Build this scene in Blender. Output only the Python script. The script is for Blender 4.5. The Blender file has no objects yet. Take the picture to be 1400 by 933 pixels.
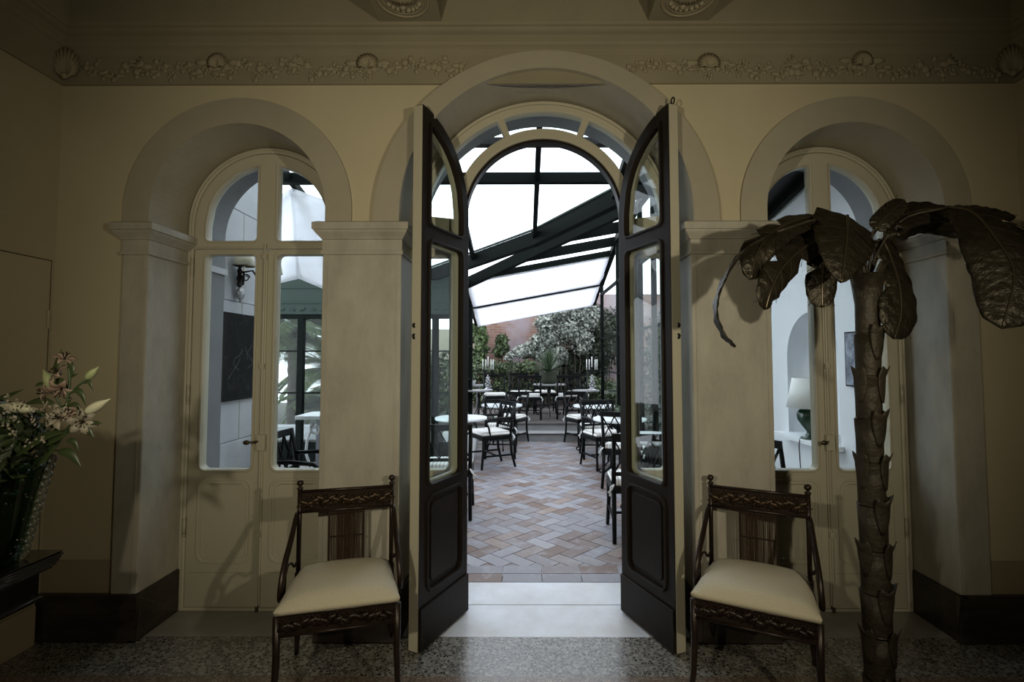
import bpy, bmesh, math, random
from mathutils import Vector, Matrix, noise
R=math.radians; PI=math.pi
random.seed(7)
SC=bpy.context.scene
COL=SC.collection
# ------------------------------------------------------------------ camera
PITCH,YAW,ROLL,CX,CY,F=.0489,.0041,.0004,13.73,-11.13,700.
CAMZ=1.5
c_,s_=math.cos(YAW),math.sin(YAW); cp_,sp_=math.cos(PITCH),math.sin(PITCH)
RT=Vector((c_,s_,0)); F0=Vector((-s_,c_,0))
FW=F0*cp_+Vector((0,0,sp_)); UP=-F0*sp_+Vector((0,0,cp_))
def ray(x,y):
    a=x-700-CX; b=y-466.5-CY
    cr,sr=math.cos(ROLL),math.sin(ROLL)
    u=a*cr+b*sr; v=-a*sr+b*cr
    return RT*(u/F)-UP*(v/F)+FW
def at(x,y,Y):
    d=ray(x,y); q=d*(Y/d.y); return Vector((q.x,q.y,q.z+CAMZ))
cam=bpy.data.objects.new('camera',bpy.data.cameras.new('camera')); COL.objects.link(cam)
rt=RT*math.cos(ROLL)-UP*math.sin(ROLL); up=UP*math.cos(ROLL)+RT*math.sin(ROLL)
m=Matrix((rt,up,-FW)).transposed().to_4x4(); m.translation=(0,0,CAMZ)
cam.matrix_world=m
cam.data.sensor_width=36; cam.data.lens=18.0; cam.data.shift_x=-CX/1400; cam.data.shift_y=CY/1400
cam.data.clip_start=.02
SC.camera=cam
# ------------------------------------------------------------------ materials
def mat(name,col,rough=.6,metal=0,spec=None,noise_amt=0,noise_scale=5,bump=0,bump_scale=40,coat=0,stretch=None,col2=None):
    m=bpy.data.materials.new(name); m.use_nodes=True; nt=m.node_tree; n=nt.nodes; L=nt.links
    b=n['Principled BSDF']; b.inputs['Base Color'].default_value=(*col,1)
    b.inputs['Roughness'].default_value=rough; b.inputs['Metallic'].default_value=metal
    if spec is not None: b.inputs['Specular IOR Level'].default_value=spec
    if coat: b.inputs['Coat Weight'].default_value=coat
    if noise_amt or bump:
        tc=n.new('ShaderNodeTexCoord'); mp=n.new('ShaderNodeMapping'); L.new(tc.outputs['Object'],mp.inputs[0])
        if stretch: mp.inputs['Scale'].default_value=stretch
    if noise_amt:
        t=n.new('ShaderNodeTexNoise'); t.inputs['Scale'].default_value=noise_scale; t.inputs['Detail'].default_value=8
        t.inputs['Roughness'].default_value=.65
        L.new(mp.outputs[0],t.inputs['Vector'])
        r=n.new('ShaderNodeValToRGB'); r.color_ramp.elements[0].position=.3; r.color_ramp.elements[1].position=.72
        c2=col2 if col2 else tuple(x*(1-noise_amt) for x in col)
        r.color_ramp.elements[0].color=(*c2,1); r.color_ramp.elements[1].color=(*col,1)
        L.new(t.outputs['Fac'],r.inputs[0]); L.new(r.outputs[0],b.inputs['Base Color'])
    if bump:
        t=n.new('ShaderNodeTexNoise'); t.inputs['Scale'].default_value=bump_scale; t.inputs['Detail'].default_value=6
        L.new(mp.outputs[0],t.inputs['Vector'])
        bp=n.new('ShaderNodeBump'); bp.inputs['Strength'].default_value=bump; bp.inputs['Distance'].default_value=.01
        L.new(t.outputs['Fac'],bp.inputs['Height']); L.new(bp.outputs[0],b.inputs['Normal'])
    return m
M={}
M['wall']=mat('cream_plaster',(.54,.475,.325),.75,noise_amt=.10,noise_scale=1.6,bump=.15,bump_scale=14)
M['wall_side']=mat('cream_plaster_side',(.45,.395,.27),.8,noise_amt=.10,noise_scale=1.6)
M['dado']=mat('dado_paint',(.36,.29,.19),.75,noise_amt=.12,noise_scale=3)
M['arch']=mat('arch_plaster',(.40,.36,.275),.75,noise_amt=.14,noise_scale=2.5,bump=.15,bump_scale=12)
M['pier']=mat('veined_marble',(.49,.46,.39),.5,spec=.35,noise_amt=.42,noise_scale=5,bump=.08,bump_scale=9,stretch=(1,1,.4),col2=(.31,.285,.235))
M['plinth']=mat('dark_marble',(.055,.045,.035),.22,noise_amt=.6,noise_scale=5,col2=(.018,.013,.012),stretch=(1,1,3))
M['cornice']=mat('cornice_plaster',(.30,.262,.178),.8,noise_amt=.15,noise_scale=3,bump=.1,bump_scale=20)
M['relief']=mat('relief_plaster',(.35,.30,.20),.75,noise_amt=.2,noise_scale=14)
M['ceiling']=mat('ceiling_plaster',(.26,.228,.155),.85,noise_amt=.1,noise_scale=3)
M['beige']=mat('beige_paint',(.50,.465,.36),.42,noise_amt=.06,noise_scale=3)
M['darkwood']=mat('dark_brown_paint',(.024,.018,.014),.45,spec=.10,noise_amt=.35,noise_scale=6,stretch=(6,6,.6))
M['brass']=mat('old_brass',(.10,.075,.045),.35,.9)
M['black']=mat('black_iron',(.006,.006,.007),.4,0,spec=.2)
M['pchair']=mat('black_chair_paint',(.004,.0045,.005),.45,0,spec=.15)
M['green']=mat('dark_green_frame',(.004,.006,.005),.6,0,spec=.05)
M['fascia']=mat('grey_green_fascia',(.034,.048,.041),.6,spec=.1)
M['white']=mat('white_paint',(.86,.88,.92),.6,noise_amt=.05,noise_scale=2)
M['tabletop']=mat('white_tabletop',(.80,.84,.86),.25)
M['lampshade']=mat('white_lampshade',(.85,.85,.84),.8)
M['sconceshade']=mat('cream_lampshade',(.78,.74,.62),.8)
M['lampgreen']=mat('green_glaze',(.015,.055,.032),.15,coat=.5,noise_amt=.4,noise_scale=8)
M['stone']=mat('ashlar_stone',(.50,.51,.54),.6,noise_amt=.15,noise_scale=5)
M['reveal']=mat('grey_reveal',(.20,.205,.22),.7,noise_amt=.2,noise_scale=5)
M['joint']=mat('stone_joint',(.22,.23,.25),.8)
M['fabric']=mat('cream_fabric',(.62,.56,.42),.9,noise_amt=.08,noise_scale=90,bump=.25,bump_scale=260)
M['carvedwood']=mat('carved_bronze_wood',(.036,.021,.015),.34,.3,noise_amt=.5,noise_scale=18)
M['relief_br']=mat('worn_bronze_relief',(.085,.055,.032),.38,.6,noise_amt=.5,noise_scale=30)
M['bamboo']=mat('bronze_rods',(.085,.048,.028),.4,.4,noise_amt=.5,noise_scale=25,stretch=(1,1,.2))
M['palmleaf']=mat('patinated_leaf',(.052,.043,.027),.40,.6,noise_amt=.6,noise_scale=14,bump=.9,bump_scale=32)
M['palmtrunk']=mat('patinated_trunk',(.062,.049,.031),.55,.3,noise_amt=.6,noise_scale=11,bump=.8,bump_scale=38)
M['seam']=mat('solder_seam',(.13,.105,.07),.3,.8)
M['tablewood']=mat('ebonised_wood',(.012,.008,.006),.22,spec=.35,noise_amt=.4,noise_scale=8,coat=.3)
M['candle']=mat('white_wax',(.85,.86,.84),.5)
M['silver']=mat('tarnished_silver',(.55,.55,.57),.3,.8,noise_amt=.5,noise_scale=40)
M['pot']=mat('stone_pot',(.045,.055,.03),.8,noise_amt=.5,noise_scale=12)
M['whitepot']=mat('white_pot',(.7,.72,.72),.4)
M['terra']=mat('step_stone',(.30,.30,.30),.75,noise_amt=.25,noise_scale=6)
M['stepedge']=mat('step_nosing',(.10,.085,.08),.7,noise_amt=.5,noise_scale=12)
M['soil']=mat('garden_soil',(.03,.028,.02),.95)
M['bead']=mat('clear_glass_bead',(.30,.30,.24),.12,spec=.3)
M['bead'].node_tree.nodes['Principled BSDF'].inputs['Transmission Weight'].default_value=.8
M['cushstripe']=None
def leafmat(name,c1,c2,rough=.45,tr=.25):
    m=bpy.data.materials.new(name); m.use_nodes=True; nt=m.node_tree; n=nt.nodes; L=nt.links
    b=n['Principled BSDF']; b.inputs['Roughness'].default_value=rough
    g=n.new('ShaderNodeNewGeometry'); r=n.new('ShaderNodeValToRGB')
    r.color_ramp.elements[0].color=(*c1,1); r.color_ramp.elements[1].color=(*c2,1)
    L.new(g.outputs['Random Per Island'],r.inputs[0]); L.new(r.outputs[0],b.inputs['Base Color'])
    t=n.new('ShaderNodeBsdfTranslucent'); L.new(r.outputs[0],t.inputs[0])
    mx=n.new('ShaderNodeMixShader'); mx.inputs[0].default_value=tr
    L.new(b.outputs[0],mx.inputs[1]); L.new(t.outputs[0],mx.inputs[2]); L.new(mx.outputs[0],n['Material Output'].inputs[0])
    return m
M['ivy']=leafmat('ivy_leaf',(.004,.007,.003),(.40,.43,.37),.4,.1)  # near-black to whitish range paints shade and sky gloss into the leaves
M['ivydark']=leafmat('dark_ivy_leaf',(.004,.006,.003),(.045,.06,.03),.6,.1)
M['shrub']=leafmat('shrub_leaf',(.006,.011,.004),(.09,.13,.045),.55,.15)
M['brightleaf']=leafmat('bright_leaf',(.010,.02,.006),(.13,.19,.065),.5,.15)
M['palmfrond']=leafmat('palm_frond_leaf',(.035,.07,.02),(.20,.27,.11),.4,.35)
M['agave']=leafmat('agave_leaf',(.035,.06,.03),(.12,.17,.09),.45,.1)
M['bouquetleaf']=leafmat('bouquet_leaf',(.018,.028,.010),(.06,.085,.03),.4,.15)
M['petal']=leafmat('lily_petal',(.26,.17,.13),(.38,.28,.22),.5,.2)
M['whitepetal']=leafmat('white_petal',(.24,.21,.16),(.36,.32,.25),.5,.2)
M['bud']=mat('lily_bud',(.34,.38,.19),.5,noise_amt=.35,noise_scale=20)
M['palebud']=mat('pale_bud',(.58,.56,.40),.5,noise_amt=.2,noise_scale=20)
M['stem']=mat('green_stem',(.035,.06,.02),.5)
M['bark']=mat('bark',(.06,.05,.035),.9,noise_amt=.5,noise_scale=20)

def marble(name,c1,c2,rough):
    m=mat(name,c1,rough,noise_amt=.2,noise_scale=2.2,col2=c2); return m
M['slab']=marble('threshold_marble',(.78,.82,.90),(.54,.53,.52),.3)
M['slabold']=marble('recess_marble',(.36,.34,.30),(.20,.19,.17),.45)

def terrazzo(name,base,chips,rough,scale):
    m=bpy.data.materials.new(name); m.use_nodes=True; nt=m.node_tree; n=nt.nodes; L=nt.links
    b=n['Principled BSDF']; b.inputs['Roughness'].default_value=rough; b.inputs['Specular IOR Level'].default_value=.75
    tc=n.new('ShaderNodeTexCoord')
    v=n.new('ShaderNodeTexVoronoi'); v.inputs['Scale'].default_value=scale; L.new(tc.outputs['Object'],v.inputs['Vector'])
    sep=n.new('ShaderNodeSeparateColor'); L.new(v.outputs['Color'],sep.inputs[0])
    r=n.new('ShaderNodeValToRGB'); r.color_ramp.interpolation='CONSTANT'
    el=r.color_ramp.elements; el[0].color=(*chips[0],1); el[0].position=0
    for i,ch in enumerate(chips[1:]):
        e=el.new((i+1)/len(chips)); e.color=(*ch,1)
    el[-1].color=(*chips[-1],1)
    L.new(sep.outputs[0],r.inputs[0])
    v2=n.new('ShaderNodeTexVoronoi'); v2.feature='DISTANCE_TO_EDGE'; v2.inputs['Scale'].default_value=scale; L.new(tc.outputs['Object'],v2.inputs['Vector'])
    lt=n.new('ShaderNodeMath'); lt.operation='LESS_THAN'; lt.inputs[1].default_value=.11; L.new(v2.outputs['Distance'],lt.inputs[0])
    mx=n.new('ShaderNodeMix'); mx.data_type='RGBA'; L.new(lt.outputs[0],mx.inputs[0]); L.new(r.outputs[0],mx.inputs[6]); mx.inputs[7].default_value=(*base,1)
    L.new(mx.outputs[2],b.inputs['Base Color']); return m
M['terrazzo']=terrazzo('grey_terrazzo',(.22,.21,.185),[(.03,.029,.027),(.27,.26,.235),(.05,.047,.043),(.15,.145,.13),(.022,.021,.02),(.33,.31,.28),(.08,.077,.07)],.24,68)
M['terrazzo_red']=terrazzo('brown_terrazzo',(.15,.115,.085),[(.10,.07,.05),(.26,.20,.15),(.15,.11,.08),(.30,.25,.2),(.19,.14,.1)],.25,110)

def brickmat(name,c1,c2,mortar,scale,bw=.24,bh=.07,off=.5):
    m=bpy.data.materials.new(name); m.use_nodes=True; nt=m.node_tree; n=nt.nodes; L=nt.links
    b=n['Principled BSDF']; b.inputs['Roughness'].default_value=.9
    tc=n.new('ShaderNodeTexCoord'); mp=n.new('ShaderNodeMapping'); mp.inputs['Rotation'].default_value=(R(90),0,0)
    L.new(tc.outputs['Object'],mp.inputs[0])
    k=n.new('ShaderNodeTexBrick'); k.inputs['Color1'].default_value=(*c1,1); k.inputs['Color2'].default_value=(*c2,1); k.inputs['Mortar'].default_value=(*mortar,1)
    k.inputs['Scale'].default_value=scale; k.inputs['Brick Width'].default_value=bw; k.inputs['Row Height'].default_value=bh; k.inputs['Mortar Size'].default_value=.008
    L.new(mp.outputs[0],k.inputs['Vector'])
    t=n.new('ShaderNodeTexNoise'); t.inputs['Scale'].default_value=1.3; t.inputs['Detail'].default_value=9; L.new(tc.outputs['Object'],t.inputs['Vector'])
    r=n.new('ShaderNodeValToRGB'); r.color_ramp.elements[0].position=.44; r.color_ramp.elements[1].position=.60
    L.new(t.outputs['Fac'],r.inputs[0])
    mx=n.new('ShaderNodeMix'); mx.data_type='RGBA'; L.new(r.outputs[0],mx.inputs[0]); L.new(k.outputs['Color'],mx.inputs[6]); mx.inputs[7].default_value=(.27,.22,.23,1)
    L.new(mx.outputs[2],b.inputs['Base Color']); return m
M['brickwall']=brickmat('old_brick',(.19,.095,.068),(.26,.14,.10),(.22,.19,.17),1)

def islandmat(name,cols,rough=.5):
    m=bpy.data.materials.new(name); m.use_nodes=True; nt=m.node_tree; n=nt.nodes; L=nt.links
    b=n['Principled BSDF']; b.inputs['Roughness'].default_value=rough
    g=n.new('ShaderNodeNewGeometry'); r=n.new('ShaderNodeValToRGB'); el=r.color_ramp.elements
    el[0].color=(*cols[0],1); el[-1].color=(*cols[-1],1)
    for i in range(1,len(cols)-1):
        e=el.new(i/(len(cols)-1)); e.color=(*cols[i],1)
    L.new(g.outputs['Random Per Island'],r.inputs[0])
    tc=n.new('ShaderNodeTexCoord'); t=n.new('ShaderNodeTexNoise'); t.inputs['Scale'].default_value=5; t.inputs['Detail'].default_value=12; t.inputs['Roughness'].default_value=.75
    L.new(tc.outputs['Object'],t.inputs['Vector'])
    r2=n.new('ShaderNodeValToRGB'); r2.color_ramp.elements[0].position=.50; r2.color_ramp.elements[1].position=.74
    L.new(t.outputs['Fac'],r2.inputs[0])
    mx=n.new('ShaderNodeMix'); mx.data_type='RGBA'; L.new(r2.outputs[0],mx.inputs[0]); L.new(r.outputs[0],mx.inputs[6]); mx.inputs[7].default_value=(.34,.34,.37,1)
    L.new(mx.outputs[2],b.inputs['Base Color'])
    bp=n.new('ShaderNodeBump'); bp.inputs['Strength'].default_value=.3; bp.inputs['Distance'].default_value=.004; L.new(t.outputs['Fac'],bp.inputs['Height']); L.new(bp.outputs[0],b.inputs['Normal'])
    return m
M['pavers']=islandmat('worn_terracotta_pavers',[(.20,.195,.215),(.15,.09,.065),(.24,.235,.26),(.20,.198,.22),(.25,.18,.14),(.215,.21,.235),(.235,.23,.25),(.14,.085,.06),(.24,.235,.26),(.31,.30,.32)],.5)
M['grout']=mat('grout',(.17,.165,.17),.9)

def glassmat(name,tint=(.93,.96,.95),g=.06,fres=True):
    m=bpy.data.materials.new(name); m.use_nodes=True; nt=m.node_tree; n=nt.nodes; L=nt.links
    n.remove(n['Principled BSDF'])
    t=n.new('ShaderNodeBsdfTransparent'); t.inputs[0].default_value=(*tint,1)
    gl=n.new('ShaderNodeBsdfGlossy'); gl.inputs['Roughness'].default_value=.02
    mx=n.new('ShaderNodeMixShader')
    if fres:
        f=n.new('ShaderNodeLayerWeight'); f.inputs[0].default_value=.5
        pw=n.new('ShaderNodeMath'); pw.operation='POWER'; pw.inputs[1].default_value=4.5; L.new(f.outputs['Facing'],pw.inputs[0])
        ma=n.new('ShaderNodeMath'); ma.operation='MULTIPLY_ADD'; ma.inputs[1].default_value=.25; ma.inputs[2].default_value=g*.5; L.new(pw.outputs[0],ma.inputs[0]); L.new(ma.outputs[0],mx.inputs[0])
    else: mx.inputs[0].default_value=g
    L.new(t.outputs[0],mx.inputs[1]); L.new(gl.outputs[0],mx.inputs[2]); L.new(mx.outputs[0],n['Material Output'].inputs[0])
    return m
M['glass']=glassmat('window_glass')
M['roofglass']=glassmat('roof_glass',(.95,.97,.98))
M['vaseglass']=glassmat('green_vase_glass',(.30,.52,.38))
def clothmat(name,c,tr):
    m=bpy.data.materials.new(name); m.use_nodes=True; nt=m.node_tree; n=nt.nodes; L=nt.links
    n.remove(n['Principled BSDF'])
    d=n.new('ShaderNodeBsdfDiffuse'); d.inputs[0].default_value=(*c,1)
    t=n.new('ShaderNodeBsdfTranslucent'); t.inputs[0].default_value=(*c,1)
    mx=n.new('ShaderNodeMixShader'); mx.inputs[0].default_value=tr
    L.new(d.outputs[0],mx.inputs[1]); L.new(t.outputs[0],mx.inputs[2]); L.new(mx.outputs[0],n['Material Output'].inputs[0]); return m
M['cloth']=clothmat('white_awning_cloth',(.92,.92,.95),.6)
def stripemat():
    m=bpy.data.materials.new('striped_cushion_fabric'); m.use_nodes=True; nt=m.node_tree; n=nt.nodes; L=nt.links
    b=n['Principled BSDF']; b.inputs['Roughness'].default_value=.9
    tc=n.new('ShaderNodeTexCoord'); w=n.new('ShaderNodeTexWave'); w.inputs['Scale'].default_value=9; w.bands_direction='X'
    L.new(tc.outputs['Object'],w.inputs['Vector'])
    r=n.new('ShaderNodeValToRGB'); r.color_ramp.elements[0].position=.25; r.color_ramp.elements[1].position=.45
    r.color_ramp.elements[0].color=(.42,.42,.40,1); r.color_ramp.elements[1].color=(.74,.73,.70,1)
    L.new(w.outputs['Fac'],r.inputs[0]); L.new(r.outputs[0],b.inputs['Base Color']); return m
M['stripe']=stripemat()
def paintingmat():
    m=bpy.data.materials.new('dark_canvas_sketch'); m.use_nodes=True; nt=m.node_tree; n=nt.nodes; L=nt.links
    b=n['Principled BSDF']; b.inputs['Roughness'].default_value=.7; b.inputs['Specular IOR Level'].default_value=.12
    tc=n.new('ShaderNodeTexCoord'); v=n.new('ShaderNodeTexVoronoi'); v.feature='DISTANCE_TO_EDGE'; v.inputs['Scale'].default_value=7
    ns=n.new('ShaderNodeTexNoise'); ns.inputs['Scale'].default_value=6
    ad=n.new('ShaderNodeMix'); ad.data_type='RGBA'; ad.inputs[0].default_value=.35
    L.new(tc.outputs['Object'],ns.inputs['Vector']); L.new(tc.outputs['Object'],ad.inputs[6]); L.new(ns.outputs['Color'],ad.inputs[7]); L.new(ad.outputs[2],v.inputs['Vector'])
    r=n.new('ShaderNodeValToRGB'); r.color_ramp.elements[0].color=(.045,.045,.05,1); r.color_ramp.elements[1].color=(.007,.007,.008,1); r.color_ramp.elements[1].position=.02
    L.new(v.outputs['Distance'],r.inputs[0]); L.new(r.outputs[0],b.inputs['Base Color']); return m
M['painting']=paintingmat()
M['print']=mat('bluish_print',(.45,.5,.6),.5,noise_amt=.8,noise_scale=14,col2=(.04,.04,.07))

# ------------------------------------------------------------------ mesh helpers
class MB:
    def __init__(s): s.v=[]; s.f=[]
    def add(s,vs,fs):
        o=len(s.v); s.v+= [tuple(v) for v in vs]; s.f+=[tuple(i+o for i in f) for f in fs]; return s
    def box(s,x0,y0,z0,x1,y1,z1):
        v=[(x,y,z) for x in(x0,x1) for y in(y0,y1) for z in(z0,z1)]
        return s.add(v,[(0,1,3,2),(4,6,7,5),(0,4,5,1),(2,3,7,6),(0,2,6,4),(1,5,7,3)])
    def frustum(s,a,b,z0,z1):
        v=[(a[0],a[1],z0),(a[2],a[1],z0),(a[2],a[3],z0),(a[0],a[3],z0),(b[0],b[1],z1),(b[2],b[1],z1),(b[2],b[3],z1),(b[0],b[3],z1)]
        return s.add(v,[(3,2,1,0),(4,5,6,7),(0,1,5,4),(1,2,6,5),(2,3,7,6),(3,0,4,7)])
    def bar(s,p,q,w,h,upv=(0,0,1)):
        p=Vector(p);q=Vector(q);d=(q-p).normalized(); u=Vector(upv)
        if abs(d.dot(u))>.98: u=Vector((0,1,0))
        a=d.cross(u).normalized()*(w/2); b=a.cross(d).normalized()*(h/2)
        v=[p-a-b,p+a-b,p+a+b,p-a+b,q-a-b,q+a-b,q+a+b,q-a+b]
        return s.add(v,[(3,2,1,0),(4,5,6,7),(0,1,5,4),(1,2,6,5),(2,3,7,6),(3,0,4,7)])
    def tube(s,pts,r,n=8,caps=True,flat=1):
        pts=[Vector(p) for p in pts]; k=len(pts)
        rs=r if isinstance(r,(list,tuple)) else [r]*k
        vs=[];fs=[]; prev=None
        for i,p in enumerate(pts):
            d=(pts[min(i+1,k-1)]-pts[max(i-1,0)]).normalized()
            if prev is None:
                a=d.cross(Vector((0,0,1)) if abs(d.z)<.9 else Vector((0,1,0))).normalized()
            else:
                a=(prev-d*prev.dot(d)); a=a.normalized() if a.length>1e-6 else d.orthogonal().normalized()
            prev=a; b=d.cross(a)
            for j in range(n):
                t=2*PI*j/n; vs.append(p+a*math.cos(t)*rs[i]+b*math.sin(t)*rs[i]*flat)
        for i in range(k-1):
            for j in range(n):
                j2=(j+1)%n; fs.append((i*n+j,i*n+j2,(i+1)*n+j2,(i+1)*n+j))
        if caps: fs+=[tuple(range(n))[::-1],tuple((k-1)*n+j for j in range(n))]
        return s.add(vs,fs)
    def lathe(s,prof,c=(0,0,0),n=24,sx=1,sy=1):
        vs=[];fs=[];k=len(prof)
        for r,z in prof:
            for j in range(n):
                t=2*PI*j/n; vs.append((c[0]+r*math.cos(t)*sx,c[1]+r*math.sin(t)*sy,c[2]+z))
        for i in range(k-1):
            for j in range(n):
                j2=(j+1)%n; fs.append((i*n+j,i*n+j2,(i+1)*n+j2,(i+1)*n+j))
        fs+=[tuple(range(n))[::-1],tuple((k-1)*n+j for j in range(n))]
        return s.add(vs,fs)
    def ball(s,c,r,n=10,sc=(1,1,1)):
        k=n//2+1; vs=[];fs=[]; c=Vector(c)
        for i in range(k):
            ph=PI*i/(k-1)
            for j in range(n):
                t=2*PI*j/n; vs.append((c.x+r*sc[0]*math.sin(ph)*math.cos(t),c.y+r*sc[1]*math.sin(ph)*math.sin(t),c.z+r*sc[2]*math.cos(ph)))
        for i in range(k-1):
            for j in range(n):
                j2=(j+1)%n; fs.append((i*n+j,(i+1)*n+j,(i+1)*n+j2,i*n+j2))
        return s.add(vs,fs)
    def grid(s,P):
        h=len(P);w=len(P[0]); vs=[p for row in P for p in row]
        return s.add(vs,[(i*w+j,i*w+j+1,(i+1)*w+j+1,(i+1)*w+j) for i in range(h-1) for j in range(w-1)])
    def build(s,name,m,parent=None,smooth=False,bevel=0,thick=0,sub=0,merge=False):
        me=bpy.data.meshes.new(name); me.from_pydata(s.v,[],s.f); me.validate()
        if merge or bevel:
            bm=bmesh.new(); bm.from_mesh(me); bmesh.ops.remove_doubles(bm,verts=bm.verts,dist=1e-5)
            bmesh.ops.recalc_face_normals(bm,faces=bm.faces); bm.to_mesh(me); bm.free()
        return link(name,me,m,parent,smooth,bevel,thick,sub)
def link(name,me,m,parent=None,smooth=False,bevel=0,thick=0,sub=0):
    o=bpy.data.objects.new(name,me); COL.objects.link(o)
    me.materials.append(M[m] if isinstance(m,str) else m)
    if smooth:
        for p in me.polygons: p.use_smooth=True
    if thick:
        md=o.modifiers.new('s','SOLIDIFY'); md.thickness=thick; md.offset=0
    if bevel:
        md=o.modifiers.new('b','BEVEL'); md.width=bevel; md.segments=2; md.limit_method='ANGLE'; md.angle_limit=R(40)
    if sub:
        md=o.modifiers.new('u','SUBSURF'); md.levels=sub; md.render_levels=sub
    if parent: o.parent=parent
    return o
def tag(o,label=None,cat=None,group=None,kind=None):
    if label:o['label']=label
    if cat:o['category']=cat
    if group:o['group']=group
    if kind:o['kind']=kind
    return o
def empty(name,loc=(0,0,0),rz=0,parent=None):
    o=bpy.data.objects.new(name,None); o.location=loc; o.rotation_euler=(0,0,rz); COL.objects.link(o); o.empty_display_size=.1
    if parent:o.parent=parent
    return o
def struct(o): o['kind']='structure'; return o
def copy_tree(o,parent=None):
    c=o.copy(); COL.objects.link(c); c.parent=parent
    for ch in list(o.children): copy_tree(ch,c)
    return c
def plate(loops,y0,y1,bev=0,plane='XZ'):
    """2D outline with holes, extruded between y0 and y1 -> mesh. loops in (x,z)"""
    cu=bpy.data.curves.new('t','CURVE'); cu.dimensions='2D'; cu.fill_mode='BOTH'
    for lp in loops:
        sp=cu.splines.new('POLY'); sp.points.add(len(lp)-1)
        for p,q in zip(sp.points,lp): p.co=(q[0],q[1],0,1)
        sp.use_cyclic_u=True
    h=abs(y1-y0)/2; cu.extrude=max(h-bev,1e-4); cu.bevel_depth=bev; cu.bevel_resolution=1
    if bev: cu.offset=-bev
    o=bpy.data.objects.new('t',cu); me=bpy.data.meshes.new_from_object(o)
    bpy.data.objects.remove(o); bpy.data.curves.remove(cu)
    yc=(y0+y1)/2
    for v in me.vertices:
        x,z,d=v.co
        v.co=(x,yc-d,z) if plane=='XZ' else (yc+d,x,z)
    me.materials.clear()
    return me
def rrect(x0,z0,x1,z1,r=.03,n=5):
    P=[]
    for cx,cz,a in((x1-r,z0+r,-90),(x1-r,z1-r,0),(x0+r,z1-r,90),(x0+r,z0+r,180)):
        for i in range(n+1):
            t=R(a+90*i/n); P.append((cx+r*math.cos(t),cz+r*math.sin(t)))
    return P
def arch(cx,zb,zs,r,n=40,half=None):
    h=half if half else r
    P=[(cx-h,zb),(cx+h,zb)]
    for i in range(n+1):
        t=PI*i/n; P.append((cx+r*math.cos(t),zs+r*math.sin(t)))
    return P
def quarter(x0,x1,zb,cx,zs,r,rc=.025,n=16):
    """shape bounded by x0..x1, bottom zb and an arc centred (cx,zs) radius r"""
    P=[]
    def ar(ox,oz,a0,a1):
        for i in range(5):
            t=R(a0+(a1-a0)*i/4); P.append((ox+rc*math.cos(t),oz+rc*math.sin(t)))
    ar(x0+rc,zb+rc,180,270); ar(x1-rc,zb+rc,270,360)
    for i in range(n+1):
        x=x1+(x0-x1)*i/n; d=r*r-(x-cx)**2
        z=zs+math.sqrt(max(d,0)); P.append((x,max(z,zb+rc+.01)))
    return P
# ------------------------------------------------------------------ constants of the place
WY,DY,OY=2.80,3.15,3.50
XL,XC,XR=-1.585,.12,1.825
LW,RW,BW=-2.595,2.74,-2.6
CEIL=3.62
ZS=2.32
# =================================================================== ROOM SHELL
# front wall with three arches
def front_wall():
    mb=MB()
    openings=[(XL,.50,ZS,.50),(XC,.815,2.30,.815),(XR,.50,ZS,.50)]
    x=LW-.25; n=32
    for cx,h,zs,r in openings:
        mb.box(x,WY,0,cx-h,OY,zs); mb.box(x,WY,zs,cx-h,OY,CEIL)
        pts=[(cx+r*math.cos(PI-PI*i/n),zs+r*math.sin(PI*i/n)) for i in range(n+1)]
        for i in range(n):
            (x0,z0),(x1,z1)=pts[i],pts[i+1]
            v=[(x0,WY,z0),(x1,WY,z1),(x1,WY,CEIL),(x0,WY,CEIL),(x0,OY,z0),(x1,OY,z1),(x1,OY,CEIL),(x0,OY,CEIL)]
            mb.add(v,[(0,1,2,3),(5,4,7,6),(4,5,1,0)])
        x=cx+h
    mb.box(x,WY,0,RW+.25,OY,CEIL)
    return struct(mb.build('wall_front','wall'))
front_wall()
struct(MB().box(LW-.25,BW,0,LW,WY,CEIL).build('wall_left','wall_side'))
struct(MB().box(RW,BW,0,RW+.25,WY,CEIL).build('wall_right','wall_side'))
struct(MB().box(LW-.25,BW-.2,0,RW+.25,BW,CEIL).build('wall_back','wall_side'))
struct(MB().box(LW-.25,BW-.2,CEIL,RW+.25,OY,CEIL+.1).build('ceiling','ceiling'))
# floors
struct(MB().box(LW,BW,-.1,RW,2.49,0).build('floor','terrazzo_red'))
struct(MB().box(LW,2.49,-.1,RW,2.83,0).build('trim_1','terrazzo'))['label']='grey terrazzo border strip in front of the arches'
# marble thresholds
o=struct(MB().box(XC-.80,2.83,-.1,XC+.80,3.185,0).build('trim_2','slab')); o['label']='white marble threshold slab in the central doorway'
o=struct(MB().box(XC-.80,3.195,-.1,XC+.80,3.50,.0).build('trim_3','slab')); o['label']='outer marble threshold slab'
struct(MB().box(XC-.80,3.185,-.1,XC+.80,3.195,-.012).build('trim_4','plinth'))
for i,cx in enumerate((XL,XR)):
    struct(MB().box(cx-.5,2.83,-.1,cx+.5,3.5,0).build('trim_%d'%(5+i),'slabold'))
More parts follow.
